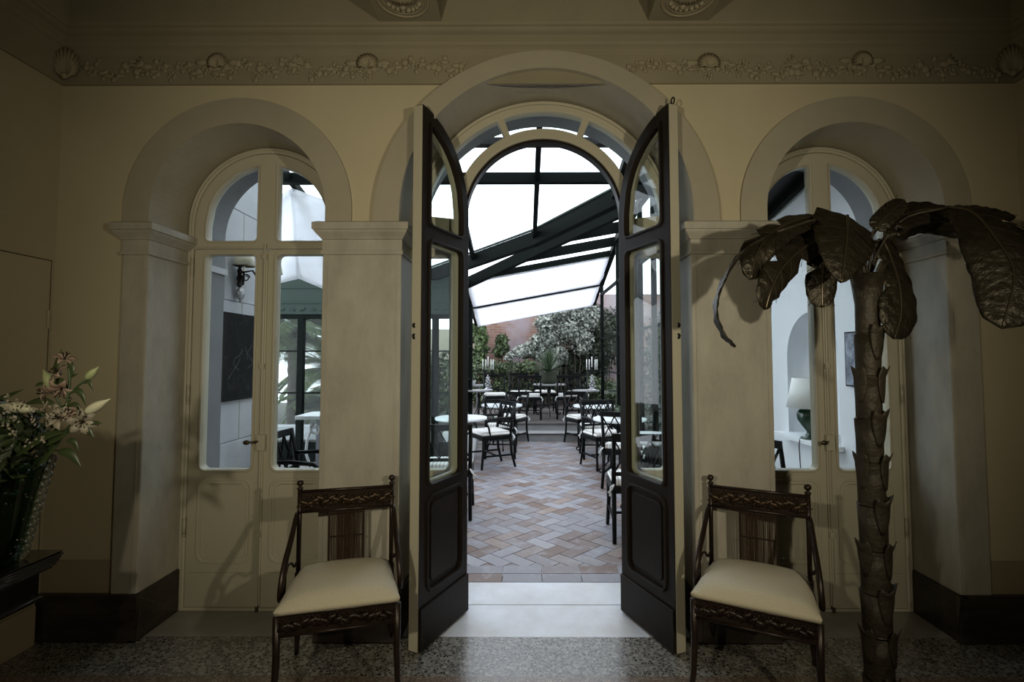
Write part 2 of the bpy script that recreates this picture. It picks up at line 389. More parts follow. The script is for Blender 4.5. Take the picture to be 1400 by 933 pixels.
# stone jambs (piers) with base and capital
def pier(i,x0,x1,wrapL,wrapR):
    """x0..x1 pier front; wrap: also returns into reveal on that side"""
    root=struct(empty('trim_%d'%i,((x0+x1)/2,WY,0)))
    ox=(x0+x1)/2
    def bx(mb,e,z0,z1,e2=None):
        e2=e if e2 is None else e2
        a=(x0-e-ox,-.022-e,x1+e-ox,.325); b=(x0-e2-ox,-.022-e2,x1+e2-ox,.325)
        mb.frustum(a,b,z0,z1)
    mb=MB(); bx(mb,0,.244,2.068); mb.build('shaft','pier',root,bevel=.006)
    mb=MB()
    w=.012
    # raised edge fillets beside the shaft corners
    for X in ([x0] if wrapL else [])+([x1] if wrapR else []):
        s=1 if X==x0 else -1
        mb.box(X-ox+s*.022,-.026,.26,X-ox+s*.030,-.02,2.066)
    if mb.v: mb.build('edge_fillet','pier',root)
    mb=MB()
    bx(mb,.010,2.066,2.086); bx(mb,.003,2.086,2.150); bx(mb,.006,2.150,2.160,.012); bx(mb,.012,2.160,2.185,.034); bx(mb,.034,2.185,2.198,.040); bx(mb,.046,2.198,2.236); bx(mb,.046,2.236,2.244,.030)
    mb.build('capital','pier',root,bevel=.003)
    return root
pier(7,-2.205,-2.062,False,True); pier(8,-1.105,-.672,True,True); pier(9,.912,1.345,True,True); pier(10,2.305,2.472,True,False)
# dark marble baseboards
def base(i,x0,x1,rev0,rev1):
    mb=MB(); mb.box(x0,2.766,0,x1,2.80,.244)
    if rev0: mb.box(x0,2.766,0,x0+.04,3.115,.244)
    if rev1: mb.box(x1-.04,2.766,0,x1,3.115,.244)
    return struct(mb.build('baseboard_'+i,'plinth',bevel=.004,merge=False))
base('front_left',LW,-2.052,0,1); base('front_middle_left',-1.115,-.662,1,1); base('front_middle_right',.902,1.355,1,1); base('front_right',2.295,RW,1,0)
struct(MB().box(LW,BW,0,LW+.03,2.745,.20).build('baseboard_left','dado')); struct(MB().box(RW-.03,BW,0,RW,2.745,.20).build('baseboard_right','dado'))
# painted dado band on the outer wall fields
struct(MB().box(LW,WY-.004,.244,-2.205,WY,.417).build('trim_11','dado')); struct(MB().box(2.472,WY-.004,.244,RW,WY,.417).build('trim_12','dado'))
# arch surrounds (archivolt + soffit)
def surround(i,cx,zs_in,r_in,zs_out,r_out,yf,zb):
    mb=MB(); n=48; prof=[]
    rows=[]
    for k in range(n+1):
        t=PI*k/n; c,s=math.cos(t),math.sin(t)
        o=(cx+r_out*c,zs_out+r_out*s); q=(cx+r_in*c,zs_in+r_in*s)
        rows.append([(o[0],WY,o[1]),(o[0],yf,o[1]),(q[0],yf,q[1]),(q[0],3.125,q[1])])
    rows.insert(0,[(p[0],p[1],zb) for p in rows[0]]); rows.append([(p[0],p[1],zb) for p in rows[-1]])
    mb.grid(rows)
    return struct(mb.build('trim_%d'%i,'arch',smooth=False))
surround(13,XL,ZS,.487,ZS,.632,2.784,2.244); surround(14,XR,ZS,.487,ZS,.632,2.784,2.244)
surround(15,XC,2.30,.802,2.257,.943,2.752,2.244)
# jib door in the left wall
jd=struct(empty('door_4',(LW,2.3,0)))
MB().box(0,-.95,.2,.006,.47,2.03).build('door_leaf','wall_side',jd)
MB().box(.0,.472,.2,.003,.478,2.036).box(0,-.95,2.03,.003,.478,2.036).build('door_gap','plinth',jd)
mb=MB(); mb.tube([(.012,.462,1.66),(.012,.462,1.76)],.006); mb.build('hinge','wall_side',jd)
# ------------------------------------------------------------------ cornice
prof=[(0,3.030),(.016,3.030),(.020,3.19),(.034,3.205),(.036,3.214),(.046,3.222),(.056,3.228),(.060,3.243),(.090,3.262),(.110,3.268),(.122,3.274),(.124,3.284),(.140,3.288),(.142,3.300),(.150,3.304),(.152,CEIL)]
rows=[]
for p,z in prof: rows.append([(LW+p,BW,z),(LW+p,WY-p,z),(RW-p,WY-p,z),(RW-p,BW,z)])
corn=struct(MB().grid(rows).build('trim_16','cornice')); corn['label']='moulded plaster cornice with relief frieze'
# ceiling beams and medallions
for k,(a,b) in enumerate(((-.78,-.44),(.66,.99))):
    bm_=struct(MB().box(a,BW,3.296,b,WY-.152,CEIL).build('beam','ceiling')) if 0 else struct(MB().box(a,BW,3.300,b,WY-.145,CEIL).build('trim_%d'%(17+k),'ceiling',bevel=.006))
    bm_['label']='plaster ceiling beam'
    cx=(a+b)/2; cy=2.485; z=3.300
    mb=MB()
    for r,rr in((.128,.007),(.105,.005)):
        mb.tube([(cx+r*math.cos(t),cy+r*1.02*math.sin(t),z) for t in [2*PI*i/32 for i in range(33)]],rr,6,False)
    for i in range(13):   # shell ribs
        t=R(20+140*i/12); mb.tube([(cx,cy-.05,z),(cx+.045*math.cos(t),cy-.05+.045*math.sin(t),z-.012),(cx+.085*math.cos(t),cy-.05+.085*math.sin(t),z-.003)],[.003,.006,.007],6)
    for i in range(9):
        t=R(200+140*i/8) if i<9 else 0; mb.ball((cx+.088*math.cos(-t),cy+.088*math.sin(-t)*-1,z),.015,8)
    for i in range(8): mb.ball((cx+.085*math.cos(R(25+130*i/7)),cy+.08*math.sin(R(25+130*i/7)),z),.014,8)
    mb.ball((cx-.01,cy+.055,z),.018,8)
    md=mb.build('medallion','relief',None,smooth=True); md.parent=bm_
# frieze ornaments
def shell(mb,c,rx,rz,out=.02,nr=11,flip=False):
    c=Vector(c)
    for i in range(nr):
        t=R(-20+220*i/(nr-1)); d=Vector((math.cos(t)*rx,0,math.sin(t)*rz))
        b=c+Vector((0,0,-rz*.55))
        e=c+d
        mb.tube([b,b.lerp(e,.5)+Vector((0,-out,0)),e+Vector((0,-.004,0))],[.004,rx*.13,rx*.15],6)
    mb.ball(c+Vector((0,0,-rz*.6)),rx*.25,8,(1.3,.6,.8))
def fruit(mb,p,r):
    mb.ball(p,r,8,(1,.5,1))
def petalring(mb,p,r,n=5):
    for i in range(n):
        t=2*PI*i/n+.3; mb.ball(Vector(p)+Vector((r*math.cos(t),.003,r*math.sin(t))),r*.62,6,(1,.4,1))
    mb.ball(Vector(p)+Vector((0,-r*.4,0)),r*.45,6)
random.seed(3)
YF=WY-.022
def P3(x,y): return at(x,y,YF)
mb=MB()
for rng in ((118,636),(862,1370)):
    x=rng[0]
    while x<rng[1]:
        y=99-7*((x-rng[0])/(rng[1]-rng[0]) if rng[0]<500 else 1-(x-rng[0])/(rng[1]-rng[0]))*.8
        yy=y-2+random.uniform(-9,8)
        k=random.random(); p=P3(x,yy)
        if k<.45: petalring(mb,p,.016+.005*random.random(),random.choice((5,6)))
        elif k<.8: fruit(mb,p,.018+.007*random.random())
        else: mb.ball(p,.028,8,(1,.35,.42))
        p2=P3(x+random.uniform(-3,3),yy+random.choice((-6,7))); fruit(mb,p2,.010+.008*random.random())
        if random.random()<.5: p3=P3(x+4,yy+random.uniform(-3,3)); mb.ball(p3,.022,8,(.8,.35,.35))
        x+=random.uniform(6,9)
g=mb.build('fruit_garland','relief',corn,smooth=True)
for x,y,rx,rz in((298,84,.052,.062),(503,85,.058,.062),(969,85,.058,.062),(1179,82,.052,.062)):
    mb=MB(); shell(mb,P3(x,y+2),rx,rz*.85,.03,13)
    for s in(-1,1): mb.ball(P3(x+s*22,y+1),.036,8,(1.1,.35,.5))
    petalring(mb,P3(x,y+19),.018,6); mb.build('shell_ornament','relief',corn,smooth=True)
for x,y,s in((200,87,1),(400,84,-1),(1090,86,1),(1292,84,-1),(1392-0,90,1)):
    if x>1350: continue
    mb=MB(); mb.ball(P3(x,y+4),.036,8,(1.1,.5,.55)); mb.ball(P3(x+s*14,y-3),.016,8,(1,.7,1)); mb.tube([P3(x+s*18,y-4),P3(x+s*23,y-2)],[.006,.001],5)
    for k in range(4): mb.tube([P3(x-s*2,y+3)+Vector((0,-.012,0)),P3(x-s*(8+5*k),y-10+5*k)],[.010,.004],6)
    for k in range(3): mb.tube([P3(x-6+6*k,y+12),P3(x-4+6*k,y+17)],[.007,.006],6)
    mb.build('bird_ornament','relief',corn,smooth=True)
for cx,s in((LW,1),(RW,-1)):   # corner shells
    mb=MB(); c=Vector((cx+s*.035,WY-.035,3.13))
    for i in range(15):
        t=R(-40+260*i/14); u=Vector((s*.707,.0,0))
        d=Vector((math.cos(t)*.075*.8,math.cos(t)*.075*.35*s,math.sin(t)*.085))
        b=c+Vector((0,0,-.08)); e=c+Vector((0,0,.012))+d
        mb.tube([b,b.lerp(e,.5)+Vector((s*.03,-.03,0)),e+Vector((s*.012,-.012,0))],[.004,.009,.011],6)
    mb.ball(c+Vector((s*.02,-.02,-.07)),.018,8)
    mb.build('corner_shell','relief',corn,smooth=True)
# =================================================================== SIDE DOORS
def molding(loop_out,loop_in,y0,y1,name,m,parent,bev=.003):
    return link(name,plate([loop_out,loop_in],y0,y1,bev),m,parent)
def hinge(parent,x,y,z,h=.09,m='beige'):
    mb=MB(); mb.tube([(x,y,z-h/2),(x,y,z+h/2)],.008,8); mb.ball((x,y,z+h/2+.006),.009,8); mb.ball((x,y,z-h/2-.006),.009,8)
    return mb.build('hinge',m,parent,smooth=True)
def side_door(n,cx):
    root=struct(empty('door_%d'%n,(cx,DY,0)))
    # fixed frame : arch ring with transom and meeting stile of the fanlight
    link('door_frame',plate([arch(0,.0,ZS,.485,48),arch(0,.012,ZS,.452,48)],-.035,.045,.004),'beige',root)
    link('frame_bead',plate([arch(0,.0,ZS,.478,48),arch(0,.012,ZS,.466,48)],-.045,-.035,.003),'beige',root)
    # fanlight sash
    outer=[(-.45,2.180),(.45,2.180)]+[(.45*math.cos(PI*i/40),ZS+.45*math.sin(PI*i/40)) for i in range(41)]
    ql=quarter(-.375,-.062,2.222,0,ZS,.375); qr=[(-x,z) for x,z in ql][::-1]
    f=link('fanlight_sash',plate([outer,ql,qr],-.03,.03,.006),'beige',root)
    for q in(ql,qr):
        sc=1.06; cxq=sum(p[0] for p in q)/len(q); czq=sum(p[1] for p in q)/len(q)
        big=[(cxq+(x-cxq)*1.07,czq+(z-czq)*1.05) for x,z in q]
        link('glazing_bead',plate([big,q],-.038,-.028,.003),'beige',f)
        link('glass',plate([q],.0,.004),'glass',f)
    MB().box(-.45,-.036,2.172,.45,-.028,2.180).build('transom_strip','beige',root)
    # two leaves
    for s in(-1,1):
        X=lambda a:s*a
        def rr(a,b,z0,z1,r): 
            x0,x1=sorted((X(a),X(b))); return rrect(x0,z0,x1,z1,r)
        out=rrect(*([min(X(.004),X(.448)),.012,max(X(.004),X(.448)),2.170]),.002)
        gl=rr(.064,.372,.826,2.136,.032)
        leaf=link('door_leaf',plate([out,gl],-.03,.03,.004),'beige',root)
        molding(rr(.050,.386,.812,2.150,.044),gl,-.040,-.028,'glazing_bead','beige',leaf)
        link('glass',plate([gl],.0,.004),'glass',leaf)
        molding(rr(.052,.384,.272,.776,.062),rr(.068,.368,.288,.760,.05),-.037,-.028,'panel_moulding','beige',leaf)
        molding(rr(.082,.354,.302,.746,.042),rr(.088,.348,.308,.740,.038),-.034,-.028,'panel_moulding','beige',leaf)
        x0,x1=sorted((X(.03),X(.42)))
        MB().box(x0,-.032,.216,x1,-.0295,.2195).build('kick_line','arch',leaf)
        for z in(.49,1.28,2.06): hinge(leaf,X(.449),-.044,z)
        if s==1:
            mb=MB().box(-.012,-.044,.03,.012,-.030,2.16); mb.build('meeting_strip','beige',leaf,bevel=.004)
            mb=MB().tube([(.0,-.050,.02),(.0,-.050,2.20)],.0055,8)
            for z in(.45,1.45,2.12): mb.box(-.013,-.058,z-.015,.013,-.042,z+.015)
            mb.build('bolt_rod','beige',leaf,smooth=False)
            MB().box(-.020,-.064,.945,.030,-.04,1.04).build('lock_case','beige',leaf,bevel=.004)
            mb=MB().tube([(-.01,-.06,1.0),(-.03,-.085,1.0),(-.045,-.095,1.0)],.006,8).ball((-.058,-.1,1.0),.016,10,(1.4,.9,.9)); mb.build('knob','brass',leaf,smooth=True)
            MB().tube([(0,-.05,.0),(0,-.05,.03)],.009,8).build('bolt_foot','brass',leaf)
    return root
d1=side_door(1,XL); d3=side_door(3,XR)
# =================================================================== CENTRAL DOOR
def central():
    root=struct(empty('door_2',(XC,DY,0)))
    zs=2.30; ro=.80; ri=.493; zi=2.37
    outer=arch(0,-.05,zs,ro,64); opening=arch(0,-.02,zi,ri,48)
    opening=[(-ri,-.02)]+[(ri,-.02)]+opening[2:]
    opening[0]=(-ri,-.03); opening[1]=(ri,-.03)
    holes=[]
    # fanlight segments between ring r=.553 (centre zi) and r=.733 (centre zs)
    def seg(a0,a1,n=20):
        A=[]; 
        for i in range(n+1):
            t=R(a0+(a1-a0)*i/n); A.append((.733*math.cos(t),zs+.733*math.sin(t)))
        B=[]
        for i in range(n+1):
            t=R(a1+(a0-a1)*i/n)
            # intersection of same angle ray from (0,zs) with inner ring
            dz=zi-zs; c,s=math.cos(t),math.sin(t); rr=dz*s+math.sqrt(max(.556**2-(dz*c)**2,0)); B.append((rr*c,zs+rr*s))
        return A+B
    segs=[seg(70.5,109.5),seg(6,67),seg(113,174)]
    # side light panes
    segs+= [rrect(.578,.826,.733,2.12,.03),rrect(-.733,.826,-.578,2.12,.03)]
    fr=link('door_frame',plate([outer,opening]+segs,-.035,.035,.006),'beige',root)
    for q in segs: link('glass',plate([q],-.002,.002),'glass',fr)
    link('frame_bead',plate([arch(0,-.05,zs,.792,64),arch(0,-.03,zs,.774,64)],-.05,-.033,.004),'beige',root)
    for s in(-1,1):
        a,b=sorted((s*.60,s*.71))
        molding(rrect(a-.012,.27,b+.012,.776,.03),rrect(a,.282,b,.764,.022),-.043,-.033,'panel_moulding','beige',fr)
    link('dark_rebate',plate([[(-ri-.0,-.05),(ri,-.05)]+arch(0,0,zi,ri+.0,48)[2:],[(-ri+.016,-.03),(ri-.016,-.03)]+arch(0,0,zi,ri-.016,48)[2:]],-.02,.05,.0),'darkwood',root)
    # leaves
    W=.492
    def leaf(s,hx,ang):
        def X(l): return [(s*x,z) for x,z in l]
        arcp=[(0,.006),(W,.006)]+[(W-W*math.sin(R(90)*i/24)*1.0,zi+W*math.cos(R(90)*i/24)) for i in range(25)]
        arcp=[(0,.012),(W,.012)]+[(W-W*math.sin(R(90)*i/24),zi-.012+W*math.cos(R(90)*i/24)) for i in range(25)]
        g1=rrect(.078,.832,W-.078,2.128,.035)
        g2=quarter(.078,W-.078,2.222,W,zi-.012,W-.078,.03)
        pn=rrect(.075,.285,W-.075,.765,.05)
        e=empty('leaf_hinge_axis',(hx,-.03,0)) 
        e.parent=root; e.name='door_leaf'; e.rotation_euler=(0,0,ang)
        T=.056
        link('inner_face',plate([X(arcp),X(g1),X(g2)],-T/2,0.0,.002),'beige',e)
        of=link('outer_face',plate([X(arcp),X(g1),X(g2),X(pn)],0,T/2,.003),'darkwood',e)
        for q,k in((g1,0),(g2,1)):
            cxq=W/2; cz=sum(p[1] for p in q)/len(q); cxq=sum(p[0] for p in q)/len(q)
            sx=1.09; sz=1.022 if k==0 else 1.05
            big=[(cxq+(x-cxq)*sx,cz+(z-cz)*sz) for x,z in q]
            link('glazing_bead',plate([X(big),X(q)],T/2-.002,T/2+.009,.003),'darkwood',e)
            small=[(cxq+(x-cxq)*.955,cz+(z-cz)*(.988 if k==0 else .965)) for x,z in q]
            link('putty_edge',plate([X(q),X(small)],-T/2-.004,-.004,.003),'beige',e)
            link('glass',plate([X(q)],.002,.006),'glass',e)
        link('panel_board',plate([X(rrect(.07,.28,W-.07,.77,.05))],.001,T/2-.010,.0),'darkwood',e)
        link('panel_moulding',plate([X(rrect(.062,.272,W-.062,.778,.06)),X(rrect(.078,.288,W-.078,.762,.048))],T/2-.002,T/2+.010,.003),'darkwood',e)
        link('raised_field',plate([X(rrect(.108,.32,W-.108,.73,.03))],T/2-.012,T/2-.002,.004),'darkwood',e)
        link('kick_board',plate([X(rrect(.002,.012,W-.002,.222,.004))],T/2,T/2+.012,.004),'darkwood',e)
        mb=MB()
        x=s*(W+.004)
        mb.box(min(x,x-s*.008),-T/2-.001,.014,max(x,x-s*.008),T/2-.003,2.845); mb.build('edge_strip','beige',e)
        mb=MB().tube([(s*(W+.008),-.01,1.66),(s*(W+.016),-.012,1.67),(s*(W+.008),-.01,1.68)],.006,8).tube([(s*(W+.008),-.01,1.60),(s*(W+.016),-.012,1.615),(s*(W+.008),-.01,1.625)],.006,8)
        mb.build('catch','black',e)
        if s<0:
            c=Vector((s*(W-.012),-.012,2.875)); mb=MB().tube([c+Vector((.013*math.cos(t),0,.018*math.sin(t))) for t in [2*PI*i/16 for i in range(17)]],.004,6,False).tube([c+Vector((0,0,-.04)),c+Vector((0,0,-.016))],.005,6); mb.build('bolt_ring','black',e)
        else:
            MB().box(s*(W-.03),-.02,2.845,s*(W-.018),0,2.862).build('bolt_hook','black',e)
        for z in(.3,1.3,2.2): hinge(e,0,-T/2-.004,z)
        return e
    leaf(1,-ri+.008,-R(113.5)); leaf(-1,ri-.008,R(112))
    return root
central()
# =================================================================== CONSERVATORY BEHIND THE DOORS
def P1(x,Y): return Vector((x,Y,4.38-.22*Y))
def P2z(x,Y): return 2.84+.18*(x+1.05)-.27*(Y-9.05)
WLX,WRX=-1.05,1.54
# paved floor (herringbone)
mb=MB(); L_,W_=.25,.125; g=.003; a45=R(45)
for i in range(-40,41):
    for j in range(-40,41):
        for k in (0,1):
            # herringbone cell
            bx=i*W_+j*L_*0; 
            x0=i*W_+ j*W_*0; 
            # unit translation vectors (W,W) and (2L,0)
            ox=-i*W_+j*2*L_; oy=i*W_
            if k==0: r=(ox,oy,ox+L_,oy+W_)
            else: r=(ox+L_,oy,ox+L_+W_,oy+L_)
            cx,cy=(r[0]+r[2])/2,(r[1]+r[3])/2
            X=cx*math.cos(a45)-cy*math.sin(a45); Y=cx*math.sin(a45)+cy*math.cos(a45)+6.4
            if not(-4.3<X<2.45 and 3.66<Y<9.30): continue
            z=-.002+random.uniform(-.002,.0)
            P=[]
            for px,py in((r[0]+g,r[1]+g),(r[2]-g,r[1]+g),(r[2]-g,r[3]-g),(r[0]+g,r[3]-g)):
                P.append((px*math.cos(a45)-py*math.sin(a45),px*math.sin(a45)+py*math.cos(a45)+6.4))
            mb.add([(p[0],p[1],z) for p in P]+[(p[0],p[1],z-.02) for p in P],[(0,1,2,3),(4,5,1,0),(5,6,2,1),(6,7,3,2),(7,4,0,3)])
x=-4.2
while x<2.4:   # border row
    for y in (3.504,3.64): mb.box(x+g,y+g,-.03,x+.27-g,y+.135-g,.001)
    x+=.27
pv=struct(mb.build('floor_conservatory','pavers')); pv.name='floor_paving'; pv['label']='worn herringbone terracotta paving'
struct(MB().box(-4.3,3.5,-.15,2.6,9.4,-.012).build('floor_bed','grout'))
# steps and terrace
for i,(y0,z1) in enumerate(((9.36,.135),(9.72,.27))):
    o=struct(MB().box(WLX-.3,y0,-.1,WRX+.3,y0+.45 if i==0 else 14.2,z1-.025).build('trim_%d'%(20+i),'terra'))
    o['label']='grey stone step up to the terrace'
    MB().box(WLX-.3,y0-.015,z1-.025,WRX+.3,y0+.45 if i==0 else 14.2,z1).build('nosing','stepedge' if i==1 else 'terra',o,bevel=.006)
    MB().box(WLX-.3,y0-.016,z1-.024,WRX+.3,y0-.0,z1-.004).build('nosing_edge','stepedge',o)
struct(MB().box(-9,7.6,-.2,WLX-.3,14.4,.25).build('ground_left','soil')); struct(MB().box(WRX+.3,5.4,-.2,7,14.4,.25).build('ground_right','soil'))
struct(MB().box(-1.36,14.0,.2,4.6,14.3,3.25).build('garden_wall','brickwall'))
struct(MB().box(-4.2,14.2,.2,-1.36,14.4,2.30).build('garden_wall_left','arch'))
# neighbouring pale house beyond the right-hand glazing
nb=struct(empty('neighbour_house',(5.6,9,.0))); MB().box(-.2,-4.5,.2,.2,4.5,4.6).build('house_wall','white',nb); MB().box(-.26,-4.5,3.0,-.19,4.5,3.15).build('string_course','fascia',nb)
MB().box(-.22,-1.0,2.1,-.19,0,2.9).build('window','green',nb)
# stone wall on the left with ashlar blocks
sw=struct(empty('wall_stone_left',(-2.25,3.5,0)))
MB().box(-.25,0,0,-.006,1.12,3.58).build('wall_core','joint',sw)
mb=MB(); z=.14; row=0
while z<3.5:
    h=.36; y=-.25 if row%2 else 0
    while y<1.12:
        y0=max(y,0)+.003; y1=min(y+.56,1.12)-.003
        if y1-y0>.03: mb.box(-.02,y0,z+.003,.0,y1,min(z+h,3.58)-.003)
        y+=.56
    z+=h; row+=1
mb.build('ashlar_blocks','stone',sw,bevel=.004)
MB().box(0,0,0,.06,1.12,.13).build('wall_base','white',sw,bevel=.008)
# door reveals on the garden side: impost moulding
for i,x in enumerate((XL-.5,)):
    struct(MB().box(x,3.22,2.07,x+.03,3.52,2.11).build('trim_30','stone'))
# right-hand white wall with arched niche
wn=struct(empty('wall_niche_right',(2.40,3.5,0)))
ny0,ny1=.42,1.19; nc=(ny0+ny1)/2; nr=(ny1-ny0)/2
hole=[(ny0,.83),(ny1,.83)]+[(nc+nr*math.cos(PI*i/24),1.50+nr*math.sin(PI*i/24)) for i in range(25)]
hole=[(ny0,.83),(ny1,.83)]+hole[2:]
me=plate([[(0,0),(1.5,0),(1.5,3.45),(0,3.45)],hole],0,.06,0,'YZ'); link('wall_face','white' and me,'white',wn)
mb=MB()
hp=[(ny0,.83)]+hole[2:][::-1]+[(ny1,.83)]
rows=[]

for p in hp:
    row=[]
    for k in range(9):
        a=PI/2*k/8; sc_=math.cos(a) if k<8 else .001
        row.append((.05+.30*math.sin(a),nc+(p[0]-nc)*sc_,p[1] if p[1]<=1.5 else 1.5+(p[1]-1.5)*sc_))
    rows.append(row)
mb.grid(rows); mb.box(.05,ny0,.80,.36,ny1,.83); mb.build('niche_lining','white',wn,smooth=True)
MB().box(-.12,ny0-.04,.795,.30,ny1+.04,.832).build('niche_shelf','white',wn,bevel=.004)
# glazed walls --------------------------------------------------------
def glazed(name,pts,zb,ztop,bars,m='green',w=.07,sill=.3,label=None):
    """pts: list of (x,y) post positions; ztop(x,y)"""
    root=struct(empty(name,(pts[0][0],pts[0][1],0))); o=Vector((pts[0][0],pts[0][1],0))
    if label: root['label']=label
    for p in pts:
        MB().box(p[0]-w/2-o.x,p[1]-w/2-o.y,0,p[0]+w/2-o.x,p[1]+w/2-o.y,ztop(*p)).build('post',m,root,bevel=.006)
    for p,q in zip(pts[:-1],pts[1:]):
        P=Vector((p[0],p[1],0))-o; Q=Vector((q[0],q[1],0))-o
        for z,h in bars:
            MB().bar(P+Vector((0,0,z)),Q+Vector((0,0,z)),.03,h).build('glazing_bar',m,root)
        MB().bar(P+Vector((0,0,ztop(*p)-.04)),Q+Vector((0,0,ztop(*q)-.04)),.08,.09).build('top_rail',m,root)
        MB().bar(P+Vector((0,0,sill/2)),Q+Vector((0,0,sill/2)),.05,sill).build('sill_panel',m,root)
        MB().add([P+Vector((0,0,sill)),Q+Vector((0,0,sill)),Q+Vector((0,0,ztop(*q)-.05)),P+Vector((0,0,ztop(*p)-.05))],[(0,1,2,3)]).build('glass','glass',root)
        mid=(P+Q)/2
    return root
gw=glazed('window_1',[(-4.4,7.5),(-3.95,7.5),(-3.27,7.5),(-2.6,7.5),(-1.95,7.5),(-1.30,7.5),(WLX,7.5)],0,lambda x,y:2.16,[(1.60,.022),(.99,.022)],sill=.28,w=.09)
MB().box(-4.4,7.44,2.14,WLX,7.50,2.76).build('fascia_board','fascia').parent=gw; 
for o in gw.children:
    if o.name.startswith('fascia_board'): o.location=(4.4,-7.5,0)
mb=MB()
for z in(2.30,2.52,2.70): mb.box(0,-.075,z,3.35,-.06,z+.02)
for i in range(22): mb.tube([(.08+.15*i,-.075,2.22-.025*(i%2)),(.15+.15*i,-.075,2.22-.025*(1-i%2))],.012,5)
mb.build('scalloped_valance','fascia',gw)
glazed('window_2',[(WLX,7.55),(WLX,8.1),(WLX,8.65),(WLX,9.2),(WLX,10.0)],0,lambda x,y:P2z(x,y),[(1.72,.02),(1.1,.02)],sill=.4,w=.085)
wr=glazed('window_3',[(WRX,5.35),(WRX,6.05),(WRX,6.75),(WRX,8.37),(WRX,10.1)],0,lambda x,y:min(P2z(x,y),3.6),[(1.88,.03),(1.25,.02),(2.76,.06)],sill=.4,w=.06)
glazed('window_4',[(WRX+.05,5.3),(2.0,5.3),(2.55,5.3)],0,lambda x,y:3.1,[(1.9,.03)],sill=.3,w=.06)
# roof framing ------------------------------------------------------------
rf=struct(empty('roof_frame',(0,3.5,3.6))); RO=Vector((0,3.5,3.6))
def rbar(p,q,w,h,nm='roof_bar',m='green'): return MB().bar(Vector(p)-RO,Vector(q)-RO,w,h).build(nm,m,rf)
dg=[(-1.40,7.5),(-.71,6.97),(.13,6.3),(1.0,5.32),(1.6,4.75)]
def diagY(x):
    if x<=-1.4: return 7.5
    for (x0,y0),(x1,y1) in zip(dg[:-1],dg[1:]):
        if x0<=x<=x1: return y0+(y1-y0)*(x-x0)/(x1-x0)
    return 5.3
for x in(-3.97,-3.15,-2.33,-1.51,-.69,.13,.95,1.77):
    rbar(P1(x,3.5),P1(x,diagY(x)),.05,.07,'rafter')
rbar(P1(-4.4,4.44),P1(2.6,4.44),.09,.06,'purlin','black'); rbar(P1(-4.4,5.0),P1(1.25,5.0),.08,.10,'purlin')
rbar(P1(-4.4,3.56),P1(2.6,3.56),.1,.1,'wall_plate')
rbar(P1(-4.4,7.46),P1(-1.4,7.5),.1,.1,'eaves_beam')
for a,b in zip(dg[:-1],dg[1:]): rbar(P1(*a)-Vector((0,0,.02)),P1(*b)-Vector((0,0,.02)),.10,.17,'valley_beam'); 
for a,b in zip(dg[:-1],dg[1:]): rbar(P1(*a)+Vector((-.02,-.05,.085)),P1(*b)+Vector((-.02,-.05,.085)),.03,.02,'flashing','fascia')
d0=Vector((-1.10,9.1,2.80)); d1_=Vector((1.56,7.45,3.72)); rbar(d0,d1_,.11,.17,'hip_beam'); rbar(d0+Vector((0,-.3,.22)),d1_+Vector((0,-.3,.16)),.02,.02,'roof_bar')
for Y,h in((8.04,.17),(8.50,.15),(8.92,.10),(10.18,.12),(11.3,.03)):
    xl=WLX if Y>8.95 else d0.x+(d1_.x-d0.x)*(9.1-Y)/(1.65)
    rbar((xl,Y,P2z(xl,Y)),(WRX+.05,Y,P2z(WRX+.05,Y)),.06,h,'rafter')
rbar((WRX,7.45,P2z(WRX,7.45)),(WRX,11.3,P2z(WRX,11.3)),.07,.09,'eaves_beam'); rbar((WLX,9.05,P2z(WLX,9.05)),(WLX,11.3,P2z(WLX,11.3)),.07,.07,'eaves_beam')
MB().add([P1(-4.4,3.5)-RO,P1(1.65,3.5)-RO,P1(1.65,4.7)-RO,P1(-1.4,7.5)-RO,P1(-4.4,7.5)-RO],[(0,1,2,3,4)]).build('roof_glass','roofglass',rf)
mb=MB(); mb.add([Vector((x,y,3.13-.155*(y-3.5)))-RO for x,y in ((1.75,3.51),(2.75,3.51),(2.75,5.36),(1.75,5.36))],[(0,1,2,3)]); mb.build('dark_roof_boarding','black',rf,thick=.03)
rbar((2.30,3.53,3.06),(2.36,5.3,2.80),.05,.06,'roof_bar')
MB().box(1.70,.02,-1.2,1.76,1.86,.02).build('dark_roof_edge','black',rf).location=(0,0,.45)
# awnings --------------------------------------------------------------
def awning(ya,yb,drop,label):
    mb=MB(); rows=[]
    for j in range(13):
        t=j/12; Y=ya+(yb-ya)*t; row=[]
        for i in range(25):
            u=i/24; X=WLX+.03+(WRX-WLX-.06)*u
            row.append((X-0,Y,P2z(X,Y)-.05-drop*math.sin(PI*t)+.008*math.sin(u*3+j)))
        rows.append(row)
    o=mb.grid(rows)
    a=o.build('awning_canopy','cloth',smooth=True,thick=.004)
    tag(a,label,'awning'); 
    for Y in(ya,yb): MB().bar((WLX+.02,Y,P2z(WLX+.02,Y)-.045),(WRX-.02,Y,P2z(WRX-.02,Y)-.045),.018,.018).build('awning_bar','white',a)
    return a
awning(8.97,10.12,.03,'white awning panel stretched under the wing roof, the nearer of two')
awning(10.24,11.28,.02,'white awning panel over the terrace, the farther of two against the ivy')
